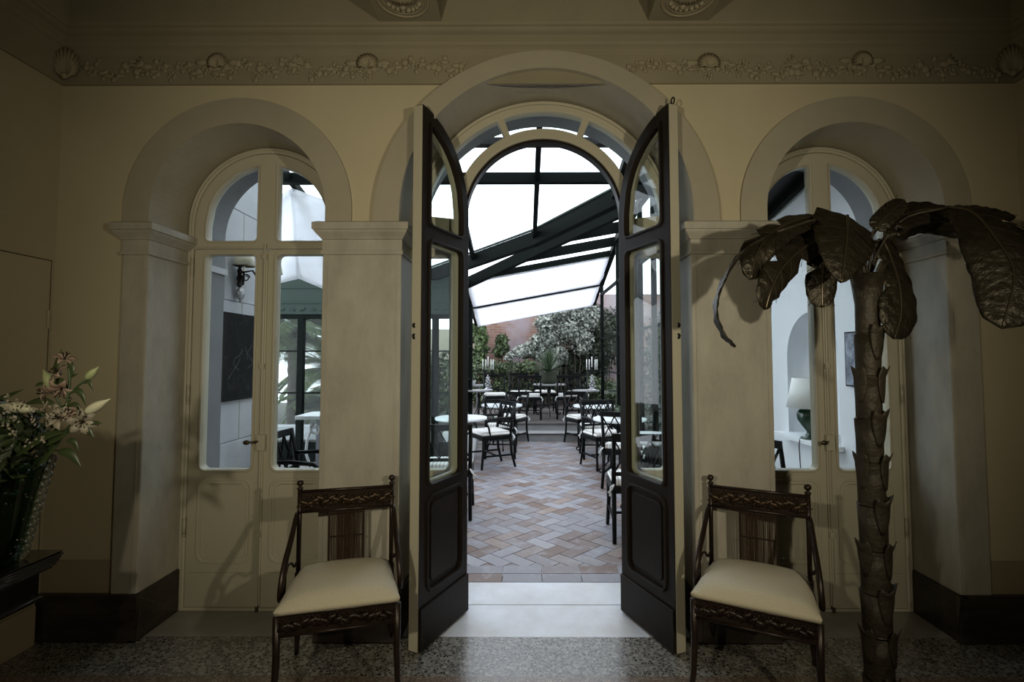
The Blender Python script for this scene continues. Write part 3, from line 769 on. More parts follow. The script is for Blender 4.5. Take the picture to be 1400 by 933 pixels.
# sail cloths seen through the left side door
def sail(pts_top,pts_bot,label,Y):
    mb=MB(); rows=[]; n=24; nt=len(pts_top)-1
    for j in range(17):
        t=j/16; row=[]
        for i in range(n+1):
            u=i/n
            def lp(P):
                k=min(int(u*nt),nt-1); f=u*nt-k; return (P[k][0]*(1-f)+P[k+1][0]*f,P[k][1]*(1-f)+P[k+1][1]*f)
            a=lp(pts_top); b=lp(pts_bot); x=a[0]*(1-t)+b[0]*t; y=a[1]*(1-t)+b[1]*t
            q=at(x,y,Y+.25*math.sin(PI*t)*math.sin(PI*u)+.02*math.sin(t*46+3*math.sin(u*3)+u*4)+.30*(1-t))
            row.append(q)
        rows.append(row)
    o=mb.grid(rows).build('shade_canopy','cloth',smooth=True,thick=.004); return tag(o,label,'shade sail')
sail([(300,330),(352,285),(399,257)],[(300,372),(352,394),(409,381)],'white shade sail bunched below the glass roof, left one of two meeting at a point',4.85)
sail([(399,257),(440,272),(500,282)],[(409,381),(450,398),(500,384)],'white shade sail hanging below the glass roof, right one of two meeting at a point',4.80)
# =================================================================== PATIO FURNITURE
def patio_chair(arms,label):
    root=empty('patio_armchair' if arms else 'patio_chair')
    tag(root,label,'chair','black lattice back garden chairs')
    w,d=.215,.20
    # legs
    for s in(-1,1):
        MB().tube([(s*w,-d,.43),(s*w,-d-.005,.22),(s*(w+.01),-d-.03,0)],[.020,.018,.016],6).build('leg','pchair',root,smooth=True)
        MB().tube([(s*w,d,.43),(s*w,d+.02,.2),(s*(w+.005),d+.075,0)],[.021,.019,.017],6).build('leg','pchair',root,smooth=True)
        MB().tube([(s*w,d,.42),(s*w,d+.015,.6),(s*(w+.005),d+.07,.87)],[.021,.019,.017],6).build('back_post','pchair',root,smooth=True)
        MB().bar((s*w,-d,.17),(s*w,d+.03,.17),.018,.022).build('stretcher','pchair',root)
    MB().bar((-w,0,.17),(w,0,.17),.022,.018).build('stretcher','pchair',root)
    MB().box(-w-.02,-d-.02,.385,w+.02,d+.02,.44).build('seat_frame','pchair',root,bevel=.006)
    tr=MB(); n=8
    pts=[(-w-.02+(2*w+.04)*i/n,d+.07+.02*math.sin(PI*i/n),.855) for i in range(n+1)]
    for a,b in zip(pts[:-1],pts[1:]): tr.bar(a,b,.022,.058)
    tr.build('top_rail','pchair',root)
    MB().bar((-w,d+.035,.55),(w,d+.035,.55),.018,.03).build('lower_rail','pchair',root)
    lt=MB()
    for i in range(3):
        x0=-w+2*w*i/3; x1=x0+2*w/3
        lt.bar((x0,d+.04,.56),(x1,d+.068,.83),.012,.018,(0,1,0)); lt.bar((x1,d+.04,.56),(x0,d+.068,.83),.012,.018,(0,1,0))
    lt.build('lattice_back','pchair',root)
    c=MB(); c.frustum((-w,-d-.01,w,d),(-w-.012,-d-.022,w+.012,d+.01),.44,.465); c.frustum((-w-.012,-d-.022,w+.012,d+.01),(-w+.012,-d+.0,w-.012,d-.012),.465,.50)
    cu=c.build('cushion','stripe',root,merge=True,bevel=.012,smooth=True)
    for s in(-1,1):
        t=MB(); t.tube([(s*w,d+.02,.46),(s*(w+.03),d+.03,.44),(s*(w+.035),d+.035,.37)],[.007,.006,.009],5); t.tube([(s*w,d+.02,.46),(s*(w+.02),d+.05,.43),(s*(w+.05),d+.045,.40)],[.007,.006,.009],5); t.build('tie','whitepot',cu)
    if arms:
        for s in(-1,1):
            MB().tube([(s*w,d+.03,.67),(s*(w+.025),.05,.675),(s*(w+.03),-.12,.66),(s*(w+.025),-.17,.62),(s*(w+.015),-.13,.55),(s*w,-.10,.44)],[.016,.018,.018,.015,.014,.013],7,flat=1).build('armrest','pchair',root,smooth=True)
    return root
protoC=patio_chair(False,'x'); protoA=patio_chair(True,'x')
usedC=[False,False]
CH=[ # arms,x,y,rot (0 = facing camera i.e. back away), label
 (0,-.735,5.06,PI+.06,'black lattice chair just inside the left open door leaf, back to the doorway'),
 (1,-.47,7.22,R(-62),'black armchair with striped cushion right of the nearest left white table'),
 (0,-.36,7.95,PI,'black lattice chair with its back to the viewer before the second left table'),
 (0,-.24,9.12,R(-25),'black chair pulled up behind the second left table'),
 (0,.965,4.47,PI-.06,'black lattice chair just inside the right open door leaf, back to the doorway'),
 (0,1.20,6.13,R(158),'black chair with striped cushion on the near side of the right scroll table'),
 (1,1.10,7.15,R(20),'black armchair with pale cushion behind the right near white table'),
 (0,1.10,7.90,PI,'black lattice chair with its back to the viewer before the far right table'),
 (0,1.03,9.08,R(25),'black chair on the far side of the far right table'),
 (0,-.06,11.40,R(15),'black chair at the left of the terrace table, farthest left'),
 (0,.12,10.45,R(178),'black terrace chair with beige cushion, left of the agave table'),
 (0,.47,11.60,R(3),'black terrace chair behind the agave table'),
 (0,.90,10.55,R(176),'black terrace chair with white striped cushion, right of the agave table'),
 (0,1.12,11.25,R(-15),'black terrace chair farthest right behind the right candelabrum table'),
 (0,-.60,10.78,R(10),'black terrace chair with rolled cushion beside the left candelabrum table'),
 (1,-1.78,4.32,R(90),'black armchair seen low through the left side door, by the console'),
 (0,2.03,4.16,R(-62)+PI,'black lattice chair seen through the right side door, below the lamp niche'),
 (1,-1.45,6.15,R(150),'black armchair beyond the left door leaf glass, beside a white table'),
]
for arms,x,y,rz,lab in CH:
    p=protoA if arms else protoC
    if usedC[arms]: p=copy_tree(p)
    usedC[arms]=True
    p.location=(x,y,.27 if y>9.75 else 0); p.rotation_euler=(0,0,rz); p['label']=lab
def spiral(cx,cz,r0,turns,a0,n=20,s=1):
    return [(cx+s*r0*(1-.75*i/n)*math.cos(a0+turns*2*PI*i/n),cz+r0*(1-.75*i/n)*math.sin(a0+turns*2*PI*i/n)) for i in range(n+1)]
def patio_table(h=.73,r=.34):
    root=empty('patio_table')
    MB().lathe([(0.001,h-.035),(r-.03,h-.035),(r-.005,h-.028),(r,h-.015),(r-.004,h),(.001,h)],n=40).build('tabletop','tabletop',root,smooth=False)
    MB().lathe([(.06,h-.05),(.13,h-.036),(.001,h-.035)],n=16).build('top_plate','black',root)
    MB().tube([(0,0,.16),(0,0,h-.04)],.018,10).build('column','black',root,smooth=True)
    for k in range(3):
        a=2*PI*k/3+.35; c,s=math.cos(a),math.sin(a)
        P=[(.02,h-.10),(.03,.45),(.05,.30),(.12,.20),(.20,.12),(.24,.045)]
        # foot scroll
        for i in range(1,15):
            t=-.6*PI*0+i/14; ang=PI+ t*1.75*PI; rr=.034*(1-.6*t); P.append((.274+rr*math.cos(ang),.040+rr*math.sin(ang)))
        MB().tube([(p[0]*c,p[0]*s,p[1]) for p in P],.010,6).build('scroll_leg','black',root,smooth=True)
        P=[(.02,h-.28)]+[(.10+.055*(1-.6*t)*math.cos(PI-t*1.7*PI),h-.12+.055*(1-.6*t)*math.sin(PI-t*1.7*PI)) for t in [i/10 for i in range(11)]]
        MB().tube([(p[0]*c,p[0]*s,p[1]) for p in P],.007,6).build('scroll_bracket','black',root,smooth=True)
    return root
tp=patio_table()
TB=[(-.82,6.7,0,1,'round white garden table on scroll legs, nearest on the left of the aisle'),
 (-.37,8.52,0,1,'round white garden table, second along the left of the aisle'),
 (1.22,6.60,0,1,'round white garden table with a potted succulent, nearest on the right of the aisle'),
 (1.14,8.40,0,1,'round white garden table, second along the right of the aisle'),
 (-1.32,4.93,0,1,'round white table seen through the left door leaf glass'),
 (1.25,5.10,0,1,'round white table seen through the right door leaf glass'),
 (.53,10.95,.27,.93,'terrace table carrying the big agave pot'),
 (-.88,10.0,.27,.83,'small terrace table under the left candelabrum'),
 (1.20,10.0,.27,.83,'small terrace table under the right candelabrum')]
for i,(x,y,z,sc,lab) in enumerate(TB):
    t=tp if i==0 else copy_tree(tp); t.location=(x,y,z); t.scale=(1,1,sc) if sc<1 else (1,1,1)
    if i>=6:
        for ch in t.children:
            if ch.name.startswith('tabletop'): ch.data=ch.data.copy(); ch.data.materials[0]=M['terra']
    if i>=7: t.scale=(.78,.78,.83)
    tag(t,lab,'table','round scroll legged garden tables')
    t.rotation_euler=(0,0,(.9,.3,2.2,2.9,.1,.6,.2,0,1)[i])
def candelabra(x,y,z,lab):
    root=tag(empty('candelabrum',(x,y,z)),lab,'candelabrum','white candle candelabra')
    MB().lathe([(.10,0),(.095,.012),(.05,.03),(.03,.06),(.02,.07)],n=16).build('foot','silver',root,smooth=True)
    mb=MB(); random.seed(5)
    for i in range(16):
        a=i*2.4; h=.06+.014*i; mb.ball(((.05-.002*i)*math.cos(a),(.05-.002*i)*math.sin(a),h),.024-.0004*i,7)
    mb.tube([(0,0,.05),(0,0,.30)],[.03,.012],8); mb.build('figure_stem','silver',root,smooth=True)
    mb=MB().tube([(0,0,.28),(0,0,.42)],.008,8)
    pos=[(0,0,.44),(-.10,.0,.385),(-.045,.05,.385),(.06,-.03,.385),(.10,.01,.385)]
    for p in pos[1:]: mb.tube([(0,0,.31),(p[0]*.5,p[1]*.5,.30),(p[0],p[1],.34),(p[0],p[1],.38)],.005,6)
    mb.build('arms','black',root,smooth=True)
    for p in pos:
        MB().lathe([(.008,-.01),(.024,0),(.022,.006),(.010,.008)],p,12).build('drip_pan','black',root)
        MB().lathe([(.0105,.006),(.0095,.205),(.004,.21)],p,10).build('candle','candle',root,smooth=True)
    return root
candelabra(-.70+.0,9.93,.878,'candelabrum with five white candles on the left terrace table')
candelabra(1.31,9.93,.878,'candelabrum with five white candles on the right terrace table')
def spiky(root,mname,c,n,l,w,name,el=(20,85),seed=1,bend=.3):
    random.seed(seed); mb=MB()
    for i in range(n):
        a=random.uniform(0,2*PI); e=R(random.uniform(*el)); L=l*random.uniform(.75,1.1)
        d=Vector((math.cos(a)*math.cos(e),math.sin(a)*math.cos(e),math.sin(e))); sd=d.cross(Vector((0,0,1))).normalized()*w
        p=Vector(c); pts=[]
        for k in range(5):
            t=k/4; q=p+d*L*t+Vector((0,0,-bend*L*t*t*math.cos(e))); ww=(1-t)**.7*(.6+.8*t) if t<1 else 0
            pts.append((q-sd*ww,q+sd*ww+Vector((0,0,.0))))
        vs=[v for pr in pts for v in pr]; mb.add(vs,[(2*k,2*k+1,2*k+3,2*k+2) for k in range(4)])
    return mb.build(name,mname,root)
ag=tag(empty('potted_agave',(.53,10.95,.27+.68)),'spiky agave in a mossy round pot on the terrace table','potted plant')
MB().lathe([(.13,0),(.19,.05),(.215,.14),(.20,.24),(.215,.26),(.19,.262),(.01,.24)],n=24).build('pot','pot',ag,smooth=True)
spiky(ag,'agave',(0,0,.24),240,.60,.010,'spiky_leaves',(8,86),3,.18)
def potplant(x,y,z,s,lab,name='potted_succulent',rect=False):
    r=tag(empty(name,(x,y,z)),lab,'potted plant')
    if rect: MB().frustum((-.06*s,-.06*s,.06*s,.06*s),(-.08*s,-.08*s,.08*s,.08*s),0,.13*s).build('pot','whitepot',r,bevel=.004)
    else: MB().lathe([(.035*s,0),(.05*s,.07*s),(.053*s,.075*s),(.045*s,.074*s),(.01,.06*s)],n=16).build('pot','whitepot',r,smooth=True)
    spiky(r,'agave',(0,0,.065*s if not rect else .12*s),40,.11*s,.010*s,'leaves',(10,85),int(x*100)%97,.2)
    return r
potplant(1.21,6.52,.73,1.1,'small succulent in a white pot on the right scroll table')
potplant(-1.05,10.55,.95,1.2,'tiny white pot with a sprig at the far left of the terrace')
potplant(-.93,7.72,.0,3.2,'tall square white planter behind the nearest left table','white_planter',True)
MB_=MB().box(-1.6,10.4,.92,-.85,10.7,.95).build('garden_shelf','terra'); tag(MB_,'narrow stone shelf at the far left of the terrace','shelf')
MB().box(-1.5,10.45,.27,-1.42,10.65,.92).build('shelf_support','terra',MB_); MB().box(-.98,10.5,.27,-.92,10.6,.92).build('shelf_support','terra',MB_)
# console with scrolled iron in the front room
ct=tag(empty('scroll_console',(-1.72,4.95,0)),'marble topped console with white scrolled iron legs behind the left side door','console table')
MB().box(-.40,-.20,.93,.04,.20,.965).build('marble_top','tabletop',ct,bevel=.006)
MB().box(-.32,.10,.12,.0,.12,.93).build('back_panel','reveal',ct)
for s in(-.27,-.09):
    P=[(s-.02,-.16,.93)]
    mb=MB(); P=[(s+p[0],-.15,p[1]) for p in spiral(.05,.84,.06,1.2,PI*.6)]; mb.tube(P[::-1]+[(s-.03,-.15,.74),(s-.04,-.15,.62),(s+.0,-.15,.50)]+[(s+p[0],-.15,p[1]) for p in spiral(.03,.42,.07,1.3,PI*.7,s=1)],.013,7)
    mb.tube([(s-.02,-.15,.42),(s+.08,-.15,.22),(s+.02,-.15,.0)],.013,7); mb.build('scroll_leg','white',ct,smooth=True)
# painting, print, lamp, sconce
pa=at(302,433,3.86); pt=tag(empty('dark_painting',(-2.245,4.10,1.50)),'dark unframed canvas with faint chalky sketch on the stone wall','painting')
MB().box(0,-.34,-.325,.025,.36,.345).build('canvas','painting',pt,bevel=.002)
mb=MB(); random.seed(11)
for k in range(7):
    y=random.uniform(-.2,.25); z=random.uniform(-.25,.05)
    mb.tube([(.026,y+.10*math.sin(t*2.2+k)*(1-.3*t),z+.16*t*(.5+.5*(k%3)/2)) for t in [i/8 for i in range(9)]],.0012,4)
mb.build('sketch_lines','joint',pt)
pr=tag(empty('small_print',(2.39,3.68,1.49)),'narrow bluish print on the white wall behind the palm trunk','picture')
MB().box(-.012,-.13,-.20,.0,.13,.20).build('frame','black',pr); MB().box(-.014,-.118,-.188,-.011,.118,.188).build('picture','print',pr)
lp=tag(empty('table_lamp',(2.365,4.27,.833)),'green glazed table lamp with white shade in the arched niche','lamp')
MB().lathe([(.075,0),(.078,.012),(.055,.022),(.030,.045),(.032,.06),(.07,.11),(.098,.16),(.102,.20),(.085,.235),(.045,.255),(.028,.265),(.012,.27),(.010,.33)],n=32).build('base','lampgreen',lp,smooth=True)
MB().lathe([(.178,.255),(.130,.50),(.127,.50),(.175,.255)],n=40).build('lamp_shade','lampshade',lp,smooth=True)
MB().tube([(0,.03,.02),(-.08,.02,.0),(-.10,.0,-.05),(-.09,.0,-.3),(-.085,.02,-.8)],.004,6).build('cord','black',lp)
sc=tag(empty('wall_sconce',(-2.245,3.97,2.05)),'dark iron wall sconce with two white shades above the painting','wall lamp')
MB().lathe([(.0,-.125),(.014,-.115),(.010,-.10),(.034,-.075),(.044,-.045),(.036,-.015),(.012,.0)],(.03,0,0),16,.6,1).build('pear_pendant','silver',sc,smooth=True)
MB().lathe([(.012,0),(.03,.02),(.022,.045),(.034,.07),(.020,.10),(.028,.13),(.01,.17),(.002,.19)],(.02,0,0),12,.6,1).build('backplate','black',sc,smooth=True)
mb=MB().tube([(.03,0,.10),(.06,-.02,.06),(.07,-.04,.02),(.08,-.05,.06),(.08,-.05,.12)],.008,7)
mb.tube([(.03,0,.12),(.10,.04,.14),(.15,.08,.04),(.15,.10,-.01),(.19,.12,.02),(.21,.13,.05),(.21,.13,.09)],.008,7)
mb.tube([(.06+.03*(1-.5*t)*math.cos(t*8),.02,.08+.03*(1-.5*t)*math.sin(t*8)) for t in [i/12 for i in range(13)]],.005,6)
mb.build('arms','black',sc,smooth=True)
for x,y,z in((.08,-.05,.12),(.21,.13,.09)):
    MB().lathe([(.008,0),(.008,.05)],(x,y,z),8).build('candle_tube','candle',sc); MB().lathe([(.078,.04),(.060,.15),(.058,.15),(.076,.04)],(x,y,z),24).build('lamp_shade','sconceshade',sc,smooth=True)
# =================================================================== GARDEN
def leaf(mb,p,d,nrm,l,w):
    sd=d.cross(nrm).normalized()*w/2; n2=sd.cross(d).normalized()
    mb.add([p,p+d*l*.35+sd+n2*w*.12,p+d*l,p+d*l*.35-sd+n2*w*.12],[(0,1,2,3)])
def cloud(pts,size,seed,jit=1.0,outdir=None,asp=.6):
    random.seed(seed); mb=MB()
    for p,nn in pts:
        nn=(Vector(nn)+Vector((random.gauss(0,.5),random.gauss(0,.5),random.gauss(0,.5)))*jit).normalized()
        d=nn.cross(Vector((random.gauss(0,1),random.gauss(0,1),random.gauss(0,1)))).normalized()
        d=(d+Vector((0,0,-.35))).normalized(); l=size*random.uniform(.6,1.3)
        leaf(mb,Vector(p),d,nn,l,l*asp)
    return mb
def blob_points(blobs,n,seed):
    random.seed(seed); out=[]; tot=sum(b[3]*b[5] for b in blobs)
    for b in blobs:
        cx,cy,cz,rx,ry,rz=b; k=int(n*rx*rz/tot)
        for i in range(k):
            v=Vector((random.gauss(0,1),random.gauss(0,1)-.4,random.gauss(0,1)+.2)).normalized(); r=random.uniform(.55,1.06)+.12*noise.noise(Vector((cx+v.x*3,v.y*3,cz+v.z*3)))
            out.append(((cx+v.x*rx*r,cy+v.y*ry*r,cz+v.z*rz*r),v))
    return out
def poly_blobs(pxs,Y,ry,k=1.0):
    out=[]
    for x,y,rx,rz in pxs:
        q=at(x,y,Y); s=Y/700; out.append((q.x,q.y,q.z,rx*s*k,ry,rz*s*k))
    return out
def foliage(name,part,blobs,n,size,m,label,cat,seed,group=None,core=True,asp=.6):
    q=blobs[0]; root=tag(empty(name,(q[0],q[1],.27)),label,cat,group); off=Vector((q[0],q[1],.27))
    mb=cloud(blob_points(blobs,n,seed),size,seed,asp=asp); mb.v=[tuple(Vector(v)-off) for v in mb.v]
    mb.build(part,m,root)
    st=MB(); random.seed(seed)
    for b in blobs: st.tube([(b[0]-off.x+random.uniform(-.1,.1),b[1]-off.y,0),(b[0]-off.x,b[1]-off.y,b[2]-off.z)],[.02,.008],5)
    st.build('stems','bark',root)
    return root
foliage('climbing_ivy','gloss_painted_leaves',poly_blobs([(747,443,15,17),(765,430,16,16),(785,424,18,16),(752,465,14,16),(775,452,20,20),(800,432,18,22),(740,480,16,14),(720,480,16,10),(762,485,14,14),(733,470,8,12),(795,465,16,20)],13.2,.26),15000,.088,'ivy','large creeper on the right brick wall, sky gloss painted pale into its leaves','climber',21,asp=.7)
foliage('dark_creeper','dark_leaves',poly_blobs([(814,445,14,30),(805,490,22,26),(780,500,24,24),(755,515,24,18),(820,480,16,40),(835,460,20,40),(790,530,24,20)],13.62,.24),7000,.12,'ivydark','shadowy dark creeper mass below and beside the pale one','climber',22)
foliage('climbing_vine','bright_leaves',poly_blobs([(655,450,9,8),(657,462,10,10),(658,478,8,13),(654,490,8,8)],13.5,.22),900,.15,'brightleaf','bright green vine climbing the brick wall at its left end','climber',23)
foliage('wall_shrub','leaves',poly_blobs([(686,465,7,8),(689,476,6,8),(682,479,6,9)],13.5,.16),650,.12,'shrub','small dark shrub on the brick wall between the vine and the creeper','shrub',24)
foliage('garden_hedge','leaves',poly_blobs([(650,512,16,16),(675,505,14,12),(700,508,18,15),(722,505,14,13),(690,530,22,18),(660,540,18,18),(720,535,18,16),(745,530,16,20)],12.9,.35),5200,.10,'shrub','mixed green hedge at the foot of the brick wall behind the candelabrum','hedge',25)
foliage('garden_shrub','leaves',poly_blobs([(812,530,12,16),(822,545,12,18),(834,540,12,22)],12.2,.35),1800,.09,'shrub','green shrub behind the right candelabrum table','shrub',26)
foliage('pale_hydrangea','leaves',poly_blobs([(700,485,7,5),(710,484,6,5),(695,489,6,4)],12.3,.2),500,.06,'ivy','pale flower heads rising above the hedge','shrub',27)
foliage('roadside_shrub','leaves',[( -1.9,8.6,.95,.5,.35,.65),(-1.5,8.9,1.0,.45,.4,.65),(-2.4,8.9,.8,.5,.4,.5)],4200,.085,'shrub','leafy green shrubs outside the left glazing','shrub',28)
foliage('right_garden_shrub','leaves',[(2.25,7.0,1.0,.5,.6,.95),(2.4,8.2,1.15,.5,.7,1.1),(2.6,9.4,1.3,.6,.7,1.1),(3.3,7.6,1.2,.6,.9,1.1),(2.7,6.3,.9,.5,.5,.8)],9500,.085,'ivydark','dark shrubs outside the right glazing','shrub',29)
def palm_tree(x,y,h,nf,L,label,seed,droop=1.0):
    random.seed(seed); root=tag(empty('garden_palm',(x,y,.25)),label,'palm tree','garden palms outside the left glazing')
    prof=[(.13,0)]
    for i in range(1,int(h/.08)): prof+=[(.10+.015*(i%2),i*.08)]
    MB().lathe(prof+[(.12,h),(.05,h+.1)],n=12).build('trunk','bark',root)
    mb=MB()
    for f in range(nf):
        a=2*PI*f/nf*2.4+random.random(); e=R(random.uniform(-10,75)); 
        P=[]; p=Vector((0,0,h)); 
        for k in range(9):
            t=k/8; ee=e-droop*1.5*t; d=Vector((math.cos(a)*math.cos(ee),math.sin(a)*math.cos(ee),math.sin(ee))); P.append(p.copy()); p=p+d*L/8
        mb.tube(P,[.014*(1-.09*k) for k in range(9)],4)
        for k in range(1,9):
            for q in range(11):
                t=(k-1+q/11); i=int(t); pp=P[i].lerp(P[min(i+1,8)],t-i); d=(P[min(i+1,8)]-P[i]); 
                if d.length<1e-4: continue
                d.normalize(); sd=d.cross(Vector((0,0,1))).normalized()
                for s in(-1,1):
                    dd=(d*.6+sd*s+Vector((0,0,-.35))).normalized(); leaf(mb,pp,dd,Vector((0,0,1)),.36*L*(1-.5*t/8),.019)
    mb.build('fronds','palmfrond',root); return root
palm_tree(-3.95,8.8,1.65,40,1.15,'garden palm nearest the left glazing, drooping fronds',31)
palm_tree(-4.15,10.9,1.0,34,1.2,'low garden palm in the middle behind the left glazing',32,.8)
palm_tree(-5.9,11.0,2.3,30,1.3,'taller garden palm farther back behind the left glazing',33)
palm_tree(-3.5,9.1,.45,26,.9,'small garden palm low at the left of the glazing',34)
# stone edging outside
tag(MB().box(-5.2,7.9,.2,-2.9,8.15,.45).build('stone_trough','stone'),'low mossy stone trough outside the left glazing','trough')

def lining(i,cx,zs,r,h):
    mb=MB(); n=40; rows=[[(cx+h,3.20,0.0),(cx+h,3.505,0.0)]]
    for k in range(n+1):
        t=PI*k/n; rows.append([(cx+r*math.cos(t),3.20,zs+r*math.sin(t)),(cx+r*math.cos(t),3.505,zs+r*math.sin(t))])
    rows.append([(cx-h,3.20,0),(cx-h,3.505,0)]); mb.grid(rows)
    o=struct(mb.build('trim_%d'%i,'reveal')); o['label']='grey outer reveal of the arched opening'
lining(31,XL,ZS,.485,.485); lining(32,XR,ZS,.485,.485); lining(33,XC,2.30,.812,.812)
def bez(P,n):
    # Catmull-Rom through points
    P=[Vector(p) for p in P]; Q=[P[0]*2-P[1]]+P+[P[-1]*2-P[-2]]; out=[]
    m_=len(P)-1
    for i in range(n+1):
        f=min(i/n*m_,m_-1e-6); k=int(f); t=f-k; a,b,c,d=Q[k:k+4]
        out.append(.5*((2*b)+(c-a)*t+(2*a-5*b+4*c-d)*t*t+(-a+3*b-3*c+d)*t**3))
    return out
# =================================================================== THE ROOM: CARVED ARMCHAIRS
def carved_panel(w,h,d,seed,n=16):
    """relief of tumbling figures and leaves on a board w x h (x,z), relief towards -y"""
    random.seed(seed); mb=MB()
    for i in range(n):
        x=-w/2+w*(i+.5)/n; z=random.uniform(-.15,.15)*h
        s=random.choice((-1,1)); 
        body=[(x-.30*h*s,-d,z-.18*h),(x-.10*h*s,-d*1.6,z+.02*h),(x+.14*h*s,-d*1.6,z+.10*h),(x+.26*h*s,-d,z+.24*h)]
        mb.tube(body,[.05*h,.15*h,.13*h,.07*h],6)
        mb.ball((x+.28*h*s,-d,z+.28*h),.07*h,6)
        for k in range(3):
            a=random.uniform(-2.6,-.5); mb.tube([(x+(-.1+.12*k)*h*s,-d,z),(x+(-.1+.12*k)*h*s+.16*h*math.cos(a),-d*1.3,z+.18*h*math.sin(a)),(x+(-.05+.14*k)*h*s+.3*h*math.cos(a),-d*.6,z+.32*h*math.sin(a))],[.06*h,.05*h,.03*h],5)
        mb.tube([(x-.2*h*s,-d*.6,z+.15*h),(x-.28*h*s,-d*1.3,z+.3*h),(x-.12*h*s,-d*.6,z+.38*h)],[.03*h,.03*h,.01*h],5)
    return mb
def fancy_chair(loc,rz,label):
    root=tag(empty('carved_armchair',loc,rz),label,'armchair','pair of carved armchairs')
    fw,bw,fd,bd=.242,.222,-.215,.215      # half widths front/back, y of front/back
    # front legs
    for s in(-1,1):
        MB().tube([(s*fw,fd+.01,.43),(s*fw,fd+.012,.25),(s*(fw+.004),fd-.0,.12),(s*(fw+.018),fd-.03,.0)],[.017,.015,.013,.012],8).build('leg','carvedwood',root,smooth=True)
        MB().tube([(s*bw,bd,.44),(s*bw,bd+.01,.25),(s*(bw+.006),bd+.05,.1),(s*(bw+.014),bd+.10,.0)],[.016,.015,.013,.012],8).build('leg','carvedwood',root,smooth=True)
        # back posts with finials
        mb=MB().tube([(s*bw,bd,.42),(s*bw,bd+.004,.65),(s*bw,bd+.012,.845)],[.011,.011,.012],10)
        p=mb.build('back_post','carvedwood',root,smooth=True)
        MB().lathe([(.014,0),(.016,.006),(.008,.010),(.007,.016),(.015,.022),(.017,.032),(.012,.042),(.002,.046)],(s*bw,bd+.012,.845),14).build('finial','carvedwood',p,smooth=True)
        # scrolled arm
        P=[(bd+.006,.733),(bd-.03,.725),(bd-.075,.675),(bd-.13,.625),(bd-.19,.580),(bd-.235,.525),(bd-.255,.465),(bd-.24,.425),(bd-.21,.415),(bd-.18,.435),(bd-.165,.475),(bd-.178,.515),(bd-.205,.522),(bd-.222,.497),(bd-.212,.472)]
        def ax(y,i): return s*((bw+(fw-bw)*(bd-y)/(bd-fd))+.004+.024*min(1,i/7))
        Q=bez([(ax(y,i),y,z) for i,(y,z) in enumerate(P)],44)
        MB().tube(Q,[.0095+.004*math.sin(PI*min(1,i/30)) for i in range(38)]+[.0085]*7,8,flat=1.35).build('arm','carvedwood',root,smooth=True)
        MB().tube(bez([(ax(bd-.165,7),bd-.165,.475),(ax(bd-.12,6),bd-.12,.52),(ax(bd-.07,4),bd-.07,.515),(ax(bd-.035,2),bd-.035,.485),(s*bw,bd,.51)],12),.006,7).build('arm_bracket','carvedwood',root,smooth=True)
        MB().bar((s*(fw-.004),fd+.02,.405),(s*(bw-.002),bd-.01,.405),.022,.055).build('side_rail','carvedwood',root)
    # top rail, a framed carved board
    mb=MB().box(-bw+.006,bd,.735,bw-.006,bd+.020,.832); tr=mb.build('top_rail','carvedwood',root,bevel=.004)
    mb=MB().tube([(-bw+.006,bd-.002,.835),(bw-.006,bd-.002,.835)],.008,8).tube([(-bw+.006,bd-.002,.735),(bw-.006,bd-.002,.735)],.007,8); mb.build('rail_moulding','carvedwood',tr,smooth=True)
    mb=carved_panel(.42,.088,.006,4,17); mb.v=[(x,y+bd+.001,z+.785) for x,y,z in mb.v]; mb.build('carved_frieze','relief_br',tr,smooth=True)
    # splat of thin rods between two uprights
    sp=MB().box(-.088,bd+.004,.46,.088,bd+.016,.472).box(-.088,bd+.004,.472,-.078,bd+.016,.735).box(.078,bd+.004,.472,.088,bd+.016,.735).build('splat_frame','carvedwood',root)
    random.seed(9); mb=MB()
    for i in range(24):
        x=-.074+.148*i/23; mb.tube([(x,bd+.010+random.uniform(-.003,.003),.47),(x+random.uniform(-.002,.002),bd+.010,.60),(x,bd+.010,.735)],random.uniform(.0022,.0034),5)
    mb.build('rods','bamboo',sp); MB().bar((-.08,bd+.004,.715),(.08,bd+.004,.715),.006,.006).bar((-.08,bd+.004,.60),(.08,bd+.004,.60),.006,.007).build('rod_band','carvedwood',sp)
    # seat frame, apron with carving, upholstered seat
    ap=MB().box(-fw+.01,fd,.352,fw-.01,fd+.022,.438).build('apron','carvedwood',root,bevel=.004)
    mb=carved_panel(.45,.078,.006,8,17); mb.v=[(x,y+fd+.001,z+.397) for x,y,z in mb.v]; mb.build('carved_frieze','carvedwood',ap,smooth=True)
    mb=MB().tube([(-fw+.01,fd-.002,.354),(fw-.01,fd-.002,.354)],.006,8).tube([(-fw+.01,fd-.002,.436),(fw-.01,fd-.002,.436)],.005,8); mb.build('apron_moulding','carvedwood',ap,smooth=True)
    MB().bar((-bw,bd-.01,.405),(bw,bd-.01,.405),.022,.055).build('back_rail','carvedwood',root)
    mb=MB(); nx,ny=18,18; rows=[]
    prof=[(0,.0),(.0,.012),(.0,.024)]
    rows=[]
    def P(u,v,h):
        y=fd-.012+(bd-.002-(fd-.012))*v; hw=(fw+.012)*(1-v)+(bw-.012)*v
        return (hw*u,y,h)
    top=[]
    for j in range(ny+1):
        v=j/ny; row=[]
        for i in range(nx+1):
            u=-1+2*i/nx
            e=(1-abs(u)**5)*(1-abs(2*v-1)**5)
            h=.440+.022+.050*e**.6*(1-.25*abs(u)**2)+.008*math.exp(-((v-.55)**2)/.05)
            k=1-.02*(1-e**.5)
            x,y,_=P(u*k,.5+(v-.5)*k,0); row.append((x,y,h))
        top.append(row)
    mb.grid(top)
